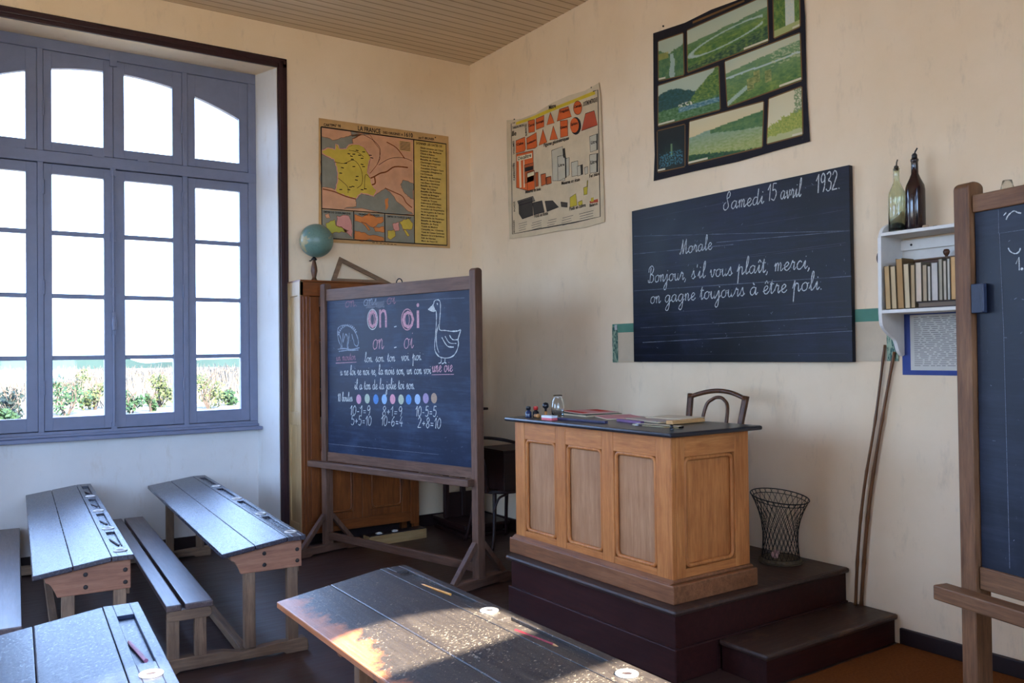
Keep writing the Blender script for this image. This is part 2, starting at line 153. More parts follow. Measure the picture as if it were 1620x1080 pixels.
        if bevel:
            b = o.modifiers.new('edge', 'BEVEL'); b.width = bevel; b.segments = 2; b.limit_method = 'ANGLE'; b.angle_limit = R(40)
        return o
def roundrect(x0, y0, x1, y1, r, n=5):
    P = []
    for cx, cy, a in ((x1-r, y1-r, 0), (x0+r, y1-r, 90), (x0+r, y0+r, 180), (x1-r, y0+r, 270)):
        P += [(cx+r*math.cos(R(a+90*i/n)), cy+r*math.sin(R(a+90*i/n))) for i in range(n+1)]
    return P
def text_geo(txt, size=1.0, bold=0.0):                               # printed lettering from the built-in face, as flat triangles
    cu = bpy.data.curves.new('lettering', 'FONT'); cu.body = txt; cu.size = size; cu.resolution_u = 2; cu.offset = bold
    o = bpy.data.objects.new('lettering', cu); me = o.to_mesh()
    vs = [tuple(v.co[:2]) for v in me.vertices]; fs = [tuple(p.vertices) for p in me.polygons]
    o.to_mesh_clear(); bpy.data.objects.remove(o); bpy.data.curves.remove(cu)
    return vs, fs

# ------------------------------------------------------------------ materials
def srgb(r, g, b, a=1.0):
    f = lambda c: c/12.92 if c <= .04045 else ((c+.055)/1.055)**2.4
    return (f(r/255), f(g/255), f(b/255), a)
class NT:
    def __init__(s, name):
        s.m = bpy.data.materials.new(name); s.m.use_nodes = True; s.t = s.m.node_tree; s.t.nodes.clear()
        s.out = s.n('ShaderNodeOutputMaterial'); s.b = s.n('ShaderNodeBsdfPrincipled'); s.l(s.b.outputs[0], s.out.inputs[0])
    def n(s, ty, **k):
        nd = s.t.nodes.new(ty)
        for a, v in k.items(): setattr(nd, a, v)
        return nd
    def l(s, a, b): s.t.links.new(a, b)
    def coord(s, scale=(1, 1, 1), rand=True):
        tc = s.n('ShaderNodeTexCoord'); mp = s.n('ShaderNodeMapping'); mp.inputs['Scale'].default_value = scale
        src = tc.outputs['Object']
        if rand:
            oi = s.n('ShaderNodeObjectInfo'); mul = s.n('ShaderNodeMath', operation='MULTIPLY'); mul.inputs[1].default_value = 13.7
            s.l(oi.outputs['Random'], mul.inputs[0]); ad = s.n('ShaderNodeVectorMath', operation='ADD')
            s.l(src, ad.inputs[0]); s.l(mul.outputs[0], ad.inputs[1]); src = ad.outputs[0]
        s.l(src, mp.inputs[0]); return mp.outputs[0]
    def noise(s, vec, scale, detail=5, rough=.6, dist=0.0):
        nz = s.n('ShaderNodeTexNoise'); nz.inputs['Scale'].default_value = scale; nz.inputs['Detail'].default_value = detail
        nz.inputs['Roughness'].default_value = rough; nz.inputs['Distortion'].default_value = dist; s.l(vec, nz.inputs['Vector']); return nz.outputs[0]
    def ramp(s, fac, stops):
        cr = s.n('ShaderNodeValToRGB'); e = cr.color_ramp.elements
        while len(e) < len(stops): e.new(.5)
        for i, (p, c) in enumerate(stops): e[i].position = p; e[i].color = c if len(c) == 4 else (*c, 1)
        s.l(fac, cr.inputs[0]); return cr.outputs[0]
    def mix(s, fac, a, b, mode='MIX'):
        mx = s.n('ShaderNodeMix', data_type='RGBA', blend_type=mode)
        for sock, v in ((mx.inputs[0], fac), (mx.inputs[6], a), (mx.inputs[7], b)):
            if isinstance(v, (int, float)): sock.default_value = v
            elif isinstance(v, tuple): sock.default_value = v
            else: s.l(v, sock)
        return mx.outputs[2]
    def math(s, op, a, b=0.0, clamp=False):
        m = s.n('ShaderNodeMath', operation=op, use_clamp=clamp)
        for i, v in enumerate((a, b)):
            if isinstance(v, (int, float)): m.inputs[i].default_value = v
            else: s.l(v, m.inputs[i])
        return m.outputs[0]
    def bump(s, h, strength=.2, dist=.01):
        b = s.n('ShaderNodeBump'); b.inputs['Strength'].default_value = strength; b.inputs['Distance'].default_value = dist
        s.l(h, b.inputs['Height']); s.l(b.outputs[0], s.b.inputs['Normal'])
    def set(s, base=None, rough=None, spec=None, metal=None):
        for k, v in (('Base Color', base), ('Roughness', rough), ('Specular IOR Level', spec), ('Metallic', metal)):
            if v is None: continue
            if isinstance(v, (int, float, tuple)): s.b.inputs[k].default_value = v
            else: s.l(v, s.b.inputs[k])
        return s.m
BW = lambda lo, hi: [(lo, (0, 0, 0, 1)), (hi, (1, 1, 1, 1))]
def plain(name, rgb, rough=.6, spec=.4, metal=0.0, var=.12, scale=40):
    t = NT(name); n = t.noise(t.coord(), scale, 3)
    c = srgb(*rgb); lo = tuple(x*(1-var) for x in c[:3]); hi = tuple(min(1, x*(1+var)) for x in c[:3])
    return t.set(t.ramp(n, [(.3, lo), (.7, hi)]), rough, spec, metal)
def wood(name, dark, mid, light, axis='x', rough=.45, spec=.4, sc=1.0, wear=None, bump=.12):
    t = NT(name); k = {'x': (1.2, 16, 16), 'y': (16, 1.2, 16), 'z': (16, 16, 1.2)}[axis]
    v = t.coord(tuple(q*sc for q in k)); g = t.noise(v, 2.6, 8, .65, .6); g2 = t.noise(v, 9, 4, .7)
    big = t.noise(t.coord((2.2, 2.2, 2.2)), 1.6, 4, .6)
    c = t.ramp(g, [(.28, srgb(*dark)), (.5, srgb(*mid)), (.72, srgb(*light))])
    c = t.mix(.35, c, t.ramp(g2, [(.35, srgb(*dark)), (.65, srgb(*light))]))
    c = t.mix(t.ramp(big, [(.35, (0, 0, 0, 1)), (.75, (.55, .55, .55, 1))]), c, srgb(*dark))
    if wear:
        w = t.ramp(t.noise(t.coord((3, 3, 3)), 3.1, 7, .7), BW(.56, .66)); c = t.mix(t.math('MULTIPLY', w, .6), c, srgb(*wear))
    t.bump(g, bump, .004)
    return t.set(c, t.ramp(g2, [(.2, (rough*.8,)*3), (.8, (min(1, rough*1.25),)*3)]), spec)
def axes(name, *a, **k): return {ax: wood(name+'_'+ax, *a, axis=ax, **k) for ax in 'xyz'}
PINE = axes('golden_pine', (140, 78, 34), (186, 112, 56), (210, 140, 76), rough=.5, spec=.3)
PLINTH = axes('stained_pine', (92, 52, 26), (132, 80, 46), (158, 106, 68), rough=.5)
PANEL = axes('faded_pine', (140, 94, 60), (168, 119, 80), (190, 143, 102), rough=.6, spec=.3)
CAB = axes('cabinet_wood', (78, 38, 16), (122, 64, 26), (148, 84, 38), rough=.32)
CABS = axes('cabinet_side_wood', (140, 105, 62), (168, 134, 88), (186, 156, 112), rough=.4)
EAS = axes('easel_wood', (68, 45, 34), (102, 72, 56), (128, 96, 78), rough=.5, spec=.3)
EASR = axes('old_easel_wood', (66, 40, 22), (108, 70, 42), (136, 98, 66), rough=.5, spec=.25)
LEG = axes('worn_beech', (82, 62, 48), (126, 98, 74), (152, 122, 94), rough=.65)
BRK = axes('red_pine', (108, 66, 46), (146, 96, 70), (168, 118, 88), rough=.6)
PLAT = axes('dark_stained_wood', (38, 16, 14), (54, 25, 22), (72, 36, 30), rough=.45, spec=.2, bump=.06)
TREAD = axes('worn_tread', (38, 24, 20), (56, 37, 30), (84, 60, 48), rough=.42, wear=(96, 66, 48))
DARKW = axes('blackened_wood', (26, 10, 9), (40, 17, 14), (58, 28, 22), rough=.45)
CHAIRW = axes('bentwood', (52, 30, 18), (84, 50, 28), (110, 70, 42), rough=.35)
BENCH = axes('bench_wood', (58, 46, 48), (88, 72, 70), (122, 102, 94), rough=.34, spec=.5)
def desk_top(name, base, grain, chip, chips=.5, edge=None, edge_x=0, rough=.24, spec=.3, bump=.22):
    t = NT(name); v = t.coord((15, 1.0, 15)); g = t.noise(v, 2.4, 8, .66, .8)
    c = t.ramp(g, [(.3, srgb(*base)), (.72, srgb(*grain))])
    w = t.noise(t.coord((1, 1, 1)), 105, 7, .72); big = t.noise(t.coord((1, 1, 1)), 3.2, 5, .6)
    f = t.ramp(t.math('ADD', w, t.math('MULTIPLY', big, .28)), BW(.845-.05*chips, .885-.05*chips))
    sc = t.ramp(t.noise(t.coord((60, 9, 60)), 1.3, 6, .8), BW(.69, .72))
    f = t.math('MAXIMUM', f, t.math('MULTIPLY', sc, .5*chips))
    c = t.mix(t.math('MULTIPLY', f, .85), c, srgb(*chip))
    if edge:
        tc = t.n('ShaderNodeTexCoord'); sp = t.n('ShaderNodeSeparateXYZ'); t.l(tc.outputs['Object'], sp.inputs[0])
        d = t.math('SUBTRACT', edge_x, sp.outputs['X'])                                   # bare wood where arms have rubbed the near edge
        d = t.math('ADD', d, t.math('MULTIPLY', t.math('SUBTRACT', t.noise(t.coord((1, 1, 1)), 5.5, 6, .7), .5), .34))
        c = t.mix(t.ramp(d, BW(-.02, .05)), c, t.ramp(g, [(.3, srgb(*edge)), (.7, srgb(*[min(255, q+34) for q in edge]))]))
    t.bump(t.math('ADD', g, t.math('MULTIPLY', w, .6)), bump, .004)
    return t.set(c, t.ramp(w, [(.3, (rough*.75,)*3), (.7, (rough*1.5,)*3)]), spec)
TOPA = desk_top('varnished_desk_top', (28, 28, 42), (48, 44, 56), (110, 102, 104), .3, rough=.22, spec=.5, bump=.5)  # blue in the base colour stands in for sky reflected in the varnish
TOPB = desk_top('chipped_black_desk_top', (46, 41, 41), (72, 65, 60), (160, 146, 126), 2.2, (158, 92, 52), -.435, rough=.34, spec=.4)
TOPC = desk_top('scuffed_desk_top', (30, 36, 56), (46, 54, 76), (200, 188, 176), .3, rough=.3, spec=.2)  # base tinted blue to carry the sky's reflection on the top
def wall_mat(name='limewashed_plaster', lo=(228, 201, 164), hi=(240, 217, 186)):
    t = NT(name); v = t.coord((1, 1, 1), False)
    a = t.noise(v, 1.1, 6, .6); b = t.noise(v, 9, 6, .7); s = t.noise(t.coord((3.2, 3.2, 1.0), False), 3.0, 7, .75)
    c = t.ramp(a, [(.3, srgb(*lo)), (.7, srgb(*hi))])
    c = t.mix(t.ramp(s, [(.56, (0, 0, 0, 1)), (.8, (.5, .5, .5, 1))]), c, srgb(178, 158, 132))
    sc = t.ramp(t.noise(t.coord((1, 1, 1.6), False), 21, 4, .6), BW(.74, .765)); c = t.mix(t.math('MULTIPLY', sc, .35), c, srgb(140, 112, 92))
    t.bump(t.math('ADD', a, t.math('MULTIPLY', b, .5)), .25, .012)
    return t.set(c, .8, .25)
WALL = wall_mat(); BAY_WALL = wall_mat('cool_bay_plaster', (198, 194, 190), (214, 210, 205))
def floor_mat():
    t = NT('dark_floorboards'); v = t.coord((1, 1, 1), False)
    br = t.n('ShaderNodeTexBrick'); br.offset = .37; br.inputs['Scale'].default_value = 1; br.inputs['Mortar Size'].default_value = .0025; br.inputs['Brick Width'].default_value = 1.9; br.inputs['Row Height'].default_value = .125
    br.inputs['Color1'].default_value = srgb(44, 29, 26); br.inputs['Color2'].default_value = srgb(64, 44, 37); br.inputs['Mortar'].default_value = srgb(22, 14, 12); br.inputs['Bias'].default_value = 0
    t.l(v, br.inputs['Vector']); g = t.noise(t.coord((1.5, 18, 18), False), 2.5, 8, .65, .5)
    c = t.mix(.55, br.outputs['Color'], t.ramp(g, [(.3, srgb(40, 26, 24)), (.7, srgb(92, 68, 58))]))
    t.bump(t.math('SUBTRACT', g, t.math('MULTIPLY', br.outputs['Fac'], 2.0)), .15, .006)
    return t.set(c, t.ramp(g, [(.3, (.3,)*3), (.7, (.5,)*3)]), .35)
FLOOR = floor_mat()
def ceil_mat():
    t = NT('painted_ceiling_boards'); v = t.coord((1, 1, 1), False); sp = t.n('ShaderNodeSeparateXYZ'); t.l(v, sp.inputs[0])
    fr = t.math('FRACT', t.math('DIVIDE', sp.outputs['Y'], .085)); gr = t.math('LESS_THAN', t.math('ABSOLUTE', t.math('SUBTRACT', fr, .5)), .44)
    n = t.noise(t.coord((.5, 6, 1), False), 2, 5); c = t.ramp(n, [(.3, srgb(206, 182, 148)), (.7, srgb(222, 198, 166))])
    c = t.mix(gr, srgb(150, 124, 94), c); t.bump(gr, .5, .006)
    return t.set(c, .6, .3)
CEIL = ceil_mat()
TRIM = plain('dark_maroon_paint', (48, 24, 27), .35, .4)
BASEB = plain('dark_skirting_paint', (36, 20, 19), .5, .35)
WPAINT = plain('grey_blue_paint', (112, 116, 136), .5, .4, var=.06, scale=12)
WHITEP = plain('chalky_white_paint', (226, 220, 210), .6, .35, var=.05, scale=14)
IRON = plain('dark_iron', (44, 38, 36), .5, .5, .6)
WIRE = plain('rusty_wire', (40, 34, 28), .6, .4, .3)
PORCG = plain('greyed_porcelain', (206, 200, 194), .35, .4, var=.06)
PORC = plain('white_porcelain', (232, 226, 216), .2, .5, var=.03)
INK = plain('dried_ink', (46, 30, 34), .5)
BLACKV = plain('black_table_varnish', (30, 27, 32), .28, .5, var=.25, scale=18)
def glass(name, tint=(1, 1, 1, 1), f=1.0):
    t = NT(name); t.t.nodes.remove(t.b); tr = t.n('ShaderNodeBsdfTransparent'); tr.inputs[0].default_value = tint
    gl = t.n('ShaderNodeBsdfGlossy'); gl.inputs['Roughness'].default_value = .03; fr = t.n('ShaderNodeFresnel'); fr.inputs[0].default_value = 1.45
    mx = t.n('ShaderNodeMixShader'); t.l(t.math('MULTIPLY', fr.outputs[0], f), mx.inputs[0]); t.l(tr.outputs[0], mx.inputs[1]); t.l(gl.outputs[0], mx.inputs[2]); t.l(mx.outputs[0], t.out.inputs[0]); return t.m
GLASS = glass('window_glass', (.97, .98, .98, 1), .7)
def clear_glass(name, tint, rough=.02):
    t = NT(name); t.b.inputs['Transmission Weight'].default_value = 1.0; t.b.inputs['IOR'].default_value = 1.45
    return t.set(tint, rough)
def slate(name, a, b, smear):
    t = NT(name); v = t.coord((1, 1, 1)); n = t.noise(v, 2.3, 6, .65, .4); f = t.noise(t.coord((2, 2, 26)), 2.0, 6, .7); s = t.noise(v, 60, 3)
    c = t.ramp(n, [(.3, srgb(*a)), (.72, srgb(*b))]); m = t.ramp(t.math('ADD', t.math('MULTIPLY', n, .6), t.math('MULTIPLY', f, .5)), BW(.52, .78))
    c = t.mix(t.math('MULTIPLY', m, .28), c, srgb(*smear)); c = t.mix(t.math('MULTIPLY', t.ramp(s, BW(.7, .78)), .25), c, srgb(120, 124, 136))
    t.bump(f, .08, .003)
    return t.set(c, t.ramp(n, [(.3, (.36,)*3), (.7, (.52,)*3)]), .3)
SLATE_W = slate('wall_slate_paint', (7, 8, 15), (15, 16, 29), (52, 62, 100))
SLATE_E = slate('easel_slate_paint', (18, 27, 48), (28, 40, 66), (88, 106, 134))
SLATE_R = slate('old_slate_paint', (13, 16, 28), (22, 27, 42), (64, 74, 96))
def chalk(name, rgb, a=.5):
    t = NT(name); s = t.noise(t.coord((1, 1, 1)), 240, 3, .6); c = srgb(*rgb)
    return t.set(t.ramp(s, [(.36, tuple(q*a for q in c[:3])), (.6, c)]), .9, .1)
CH_W = chalk('white_chalk', (206, 208, 206)); CH_F = chalk('faint_chalk', (112, 116, 128)); CH_P = chalk('pink_chalk', (206, 158, 168)); CH_D = chalk('dull_pink_chalk', (160, 122, 136))
CH_G = chalk('grey_chalk', (156, 164, 178))
def paper(name, rgb, var=.07, rough=.75): return plain(name, rgb, rough, .25, 0, var, 9)

# ------------------------------------------------------------------ a round school hand, one pen stroke per line
GL = {
'a': (1.3, [[(.95,.8),(.6,1),(.2,.75),(.12,.3),(.4,0),(.75,.25),(.95,.9)],[(.95,.95),(.92,.3),(1.05,.02),(1.3,.3)]]),
'b': (1.0, [[(.05,.2),(.5,1.4),(.55,2.2),(.32,2.1),(.25,1),(.3,.1),(.7,.1),(.85,.6),(.65,1),(1,.9)]]),
'c': (.95, [[(.8,.8),(.5,1),(.15,.6),(.25,.1),(.6,0),(.95,.3)]]),
'd': (1.3, [[(.92,.8),(.55,1),(.15,.6),(.3,.05),(.7,.15),(.92,.8)],[(.95,2),(.9,.4),(1,.02),(1.3,.3)]]),
'e': (.95, [[(.05,.3),(.5,.5),(.75,.8),(.5,1),(.2,.7),(.25,.15),(.6,0),(.95,.3)]]),
'g': (1.25, [[(.95,.8),(.6,1),(.2,.75),(.12,.3),(.4,0),(.75,.25),(.95,.9)],[(.95,.95),(.92,-.7),(.6,-1.2),(.3,-.9),(.8,-.2),(1.25,.3)]]),
'i': (.72, [[(.05,.3),(.35,.98),(.33,.3),(.45,.02),(.72,.3)],[(.37,1.42),(.4,1.52)]]),
'j': (.75, [[(.05,.3),(.4,.98),(.4,-.8),(.12,-1.2),(-.1,-.9),(.3,-.2),(.75,.3)],[(.42,1.42),(.45,1.52)]]),
'l': (.75, [[(.05,.2),(.5,1.3),(.55,2.05),(.4,2.2),(.28,1.5),(.3,.3),(.45,0),(.75,.3)]]),
'm': (1.42, [[(.02,.6),(.2,.97),(.22,0)],[(.22,.6),(.45,1),(.6,.8),(.6,0)],[(.6,.6),(.85,1),(1,.8),(1,.2),(1.12,0),(1.42,.3)]]),
'n': (1.08, [[(.02,.6),(.2,.97),(.22,0)],[(.22,.6),(.5,1),(.68,.8),(.68,.2),(.8,0),(1.08,.3)]]),
'o': (1.08, [[(.6,1),(.2,.8),(.12,.3),(.4,0),(.8,.2),(.85,.75),(.6,1),(.82,.86),(1.08,.9)]]),
'p': (1.25, [[(.05,.4),(.3,1.35)],[(.3,1.35),(.3,-1.2)],[(.3,.5),(.55,1),(.85,.8),(.88,.2),(1,0),(1.25,.3)]]),
'r': (.95, [[(.05,.3),(.35,1.1),(.42,.9),(.66,.9),(.6,.3),(.7,0),(.95,.3)]]),
's': (.85, [[(.05,.25),(.42,1.1),(.5,.7),(.66,.3),(.45,0),(.2,.12)],[(.45,0),(.85,.3)]]),
't': (.75, [[(.05,.3),(.35,1.7)],[(.35,1.7),(.32,.3),(.45,0),(.75,.3)],[(.08,1.2),(.66,1.2)]]),
'u': (1.1, [[(.05,.5),(.2,.97),(.2,.3),(.4,0),(.7,.3),(.75,.97)],[(.75,.97),(.73,.3),(.85,0),(1.1,.3)]]),
'v': (1.02, [[(.05,.6),(.2,.97),(.3,.3),(.5,0),(.76,.5),(.76,.97),(1.02,.86)]]),
'S': (1.35, [[(.4,1.0),(.05,.7),(.1,.15),(.5,0),(.9,.4),(.72,1),(.5,1.7),(.75,2.3),(1.05,2.1),(.95,1.6),(.6,1.5)]]),
'M': (1.85, [[(0,.25),(.15,0),(.4,.8),(.6,2.15)],[(.6,2.15),(.68,.6),(.75,0)],[(.75,0),(1,1.1),(1.35,2.15)],[(1.35,2.15),(1.36,.4),(1.5,0),(1.85,.3)]]),
'B': (1.4, [[(.45,2.2),(.42,.8),(.35,.05),(.1,.1),(.05,.4)],[(.05,1.5),(.1,2.1),(.6,2.4),(1,2),(.85,1.4),(.5,1.2)],[(.5,1.2),(1.05,.95),(1.12,.3),(.75,0),(.4,.1)]]),
'0': (.95, [[(.5,1.9),(.15,1.3),(.15,.5),(.45,0),(.8,.5),(.8,1.4),(.5,1.9)]]),
'1': (.65, [[(.05,1.25),(.42,1.9)],[(.42,1.9),(.42,0)]]),
'2': (.95, [[(.1,1.5),(.4,1.9),(.75,1.5),(.5,.8),(.1,.02)],[(.1,.02),(.88,.05)]]),
'3': (.9, [[(.1,1.7),(.5,1.9),(.7,1.5),(.35,1.05)],[(.35,1.05),(.8,.8),(.7,.15),(.35,0),(.05,.25)]]),
'4': (.95, [[(.55,1.9),(.1,.65)],[(.1,.65),(.9,.65)],[(.62,1.1),(.6,0)]]),
'5': (.95, [[(.8,1.85),(.25,1.9)],[(.25,1.9),(.2,1.1)],[(.2,1.1),(.6,1.2),(.85,.7),(.55,.03),(.1,.2)]]),
'6': (.95, [[(.7,1.85),(.25,1.1),(.15,.4),(.45,0),(.8,.4),(.6,.95),(.2,.6)]]),
'8': (.95, [[(.5,1),(.2,1.45),(.5,1.9),(.78,1.45),(.5,1),(.15,.5),(.5,0),(.82,.5),(.5,1)]]),
'9': (.95, [[(.78,1.5),(.5,1.9),(.18,1.5),(.3,1.0),(.65,1.1),(.78,1.5),(.75,.6),(.55,0)]]),
'+': (1.0, [[(.15,.8),(.85,.8)],[(.5,1.2),(.5,.4)]]), '-': (.9, [[(.2,.7),(.7,.7)]]), '=': (1.0, [[(.2,.9),(.8,.9)],[(.2,.5),(.8,.5)]]),
'.': (.55, [[(.15,.02),(.28,.05)]]), ',': (.55, [[(.25,.1),(.22,-.15),(.08,-.35)]]), "'": (.4, [[(.2,1.9),(.14,1.5)]]), ' ': (.75, []), '_': (.8, [[(.05,0),(.75,0)]]),
}
ACC = {'ê': ('e', [(.25,1.3),(.48,1.6),(.72,1.3)]), 'î': ('ı', [(.15,1.3),(.36,1.6),(.6,1.3)]), 'à': ('a', [(.4,1.6),(.68,1.25)])}
GL['ı'] = (GL['i'][0], GL['i'][1][:1])
for k_, (b_, a_) in ACC.items(): GL[k_] = (GL[b_][0], GL[b_][1] + [a_])
def hand(mb, txt, p0, p1, xh, to3, w, nrm, mi=0, slant=.12):
    tot = sum(GL[c][0] for c in txt); (u0, v0), (u1, v1) = p0, p1; sx = math.hypot(u1-u0, v1-v0)/tot
    du, dv = (u1-u0)/(tot*sx), (v1-v0)/(tot*sx); x = 0.0
    for c in txt:
        adv, strokes = GL[c]
        for st in strokes:
            q = smooth_pts([(px, py, 0) for px, py in st], 5)
            P = []
            for t in q:
                a = (x+t.x+t.y*slant)*sx; b = t.y*xh
                P.append(to3(u0+du*a-dv*b, v0+dv*a+du*b))
            mb.ribbon(P, w, nrm, mi, .35)
        x += adv
class Print:                                               # flat printed matter: every layer a hair above the one below
    def __init__(s, o, ux, uy, nz): s.mb = MB(); s.o, s.ux, s.uy, s.nz = Vector(o), Vector(ux), Vector(uy), Vector(nz)
    def at(s, u, v, lay): return s.o + s.ux*u + s.uy*v + s.nz*(lay*.0005)
    def poly(s, pts, mi, lay): s.mb.poly([s.at(u, v, lay) for u, v in pts], mi)
    def line(s, pts, w, mi, lay, closed=False, sm=0):
        if closed: pts = list(pts)+[pts[0]]
        if sm: pts = [(p.x, p.y) for p in smooth_pts([(u, v, 0) for u, v in pts], sm)]
        s.mb.ribbon([s.at(u, v, lay) for u, v in pts], w, s.nz, mi)
    def text(s, txt, p0, p1, h, mi, lay, fit=True):
        vs, fs = text_geo(txt, 1.0, .022)
        if not vs: return
        x0 = min(v[0] for v in vs); x1 = max(v[0] for v in vs); (u0, v0), (u1, v1) = p0, p1
        L = math.hypot(u1-u0, v1-v0); du, dv = (u1-u0)/L, (v1-v0)/L; sx = L/(x1-x0) if fit else h/.72; sy = h/.72
        s.mb.add([s.at(u0+du*(x-x0)*sx-dv*y*sy, v0+dv*(x-x0)*sx+du*y*sy, lay) for x, y in vs], fs, mi)
# ------------------------------------------------------------------ the room
def struct(name, mb, m, parent=None, bevel=0, smooth=False):
    o = mb.build(name, m, parent, smooth, bevel)
    if parent is None: o['kind'] = 'structure'
    return o
X0, YB, ZC = -8.2, -7.1, 4.0
struct('floor', MB().box(X0-.3, YB-.3, -.15, .3, .6, 0), FLOOR)
struct('ceiling', MB().box(X0-.3, YB-.3, ZC, .3, .6, ZC+.2), CEIL)
struct('wall_right', MB().box(0, YB-.3, 0, .3, .6, ZC), WALL)
w = MB(); ADDED_SIDE = [(-4.3, -2.4), (-2.1, -.3)]; w.box(X0-.3, YB-.3, 0, X0, .6, .9); w.box(X0-.3, YB-.3, 3.3, X0, .6, ZC)  # openings for the added side windows, out of view
for a, b in ((YB-.3, -4.3), (-2.4, -2.1), (-.3, .6)): w.box(X0-.3, a, .9, X0, b, 3.3)
struct('wall_side', w, WALL)
OP = [(-3.91, -1.74), (-7.11, -4.94)]                       # window bays in the left wall: one seen, one added out of view
w = MB(); RC = 1                                            # the bay (reveals, head, wall below the sill) has a cooler, greyer wall tone
for (a, b) in OP:
    w.prism([(b, .0005), (b-.001, .0005), (b-.061, .33), (b-.06, .33)], 'z', 0, 3.69, RC); w.prism([(a, .0005), (a+.001, .0005), (a+.061, .33), (a+.06, .33)], 'z', 0, 3.69, RC)
w.prism([(-1.74, 0), (0, 0), (0, .5), (-1.80, .5), (-1.80, .33)], 'z', 0, ZC)
w.prism([(-4.94, 0), (-3.91, 0), (-3.85, .33), (-3.85, .5), (-5.0, .5), (-5.0, .33)], 'z', 0, ZC)
w.prism([(X0, 0), (-7.11, 0), (-7.05, .33), (-7.05, .5), (X0, .5)], 'z', 0, ZC)
for a, b in OP:
    w.prism([(0, 3.665), (.33, 3.69), (.5, 3.69), (.5, ZC), (0, ZC)], 'x', a, b); w.box(a, .33, 0, b, .5, .9, RC)
struct('wall_left', w, [WALL, BAY_WALL])
w = MB(); bays = [(-3.95, -2.0), (-7.9, -4.35)]
w.box(X0, YB-.3, 0, -7.9, YB, ZC); w.box(-4.35, YB-.3, 0, -3.95, YB, ZC); w.box(-2.0, YB-.3, 0, 0, YB, ZC)
for a, b in bays: w.box(a, YB-.3, 0, b, YB, .95); w.box(a, YB-.3, 3.5, b, YB, ZC)
struct('wall_back', w, WALL)
struct('baseboard_left', MB().box(-1.665, -.018, 0, 0, 0, .1).box(-3.9, .312, 0, -1.79, .33, .1).box(-4.94, -.018, 0, -3.985, 0, .1), BASEB, bevel=.004)
struct('baseboard_right', MB().box(-.02, -2.36, 0, 0, -.018, .1).box(-.02, YB, 0, 0, -3.975, .082), BASEB, bevel=.004)
t = MB()
for a, b in OP:
    for x0, x1 in ((a-.075, a), (b, b+.075)): t.box(x0, -.02, 0, x1, 0, 3.74); t.box(x0+.012, -.028, 0, x1-.03, -.02, 3.72)
    t.box(a-.075, -.02, 3.665, b+.075, 0, 3.74); t.box(a-.063, -.028, 3.695, b+.063, -.02, 3.728)
struct('trim_1', t, TRIM, bevel=.004)

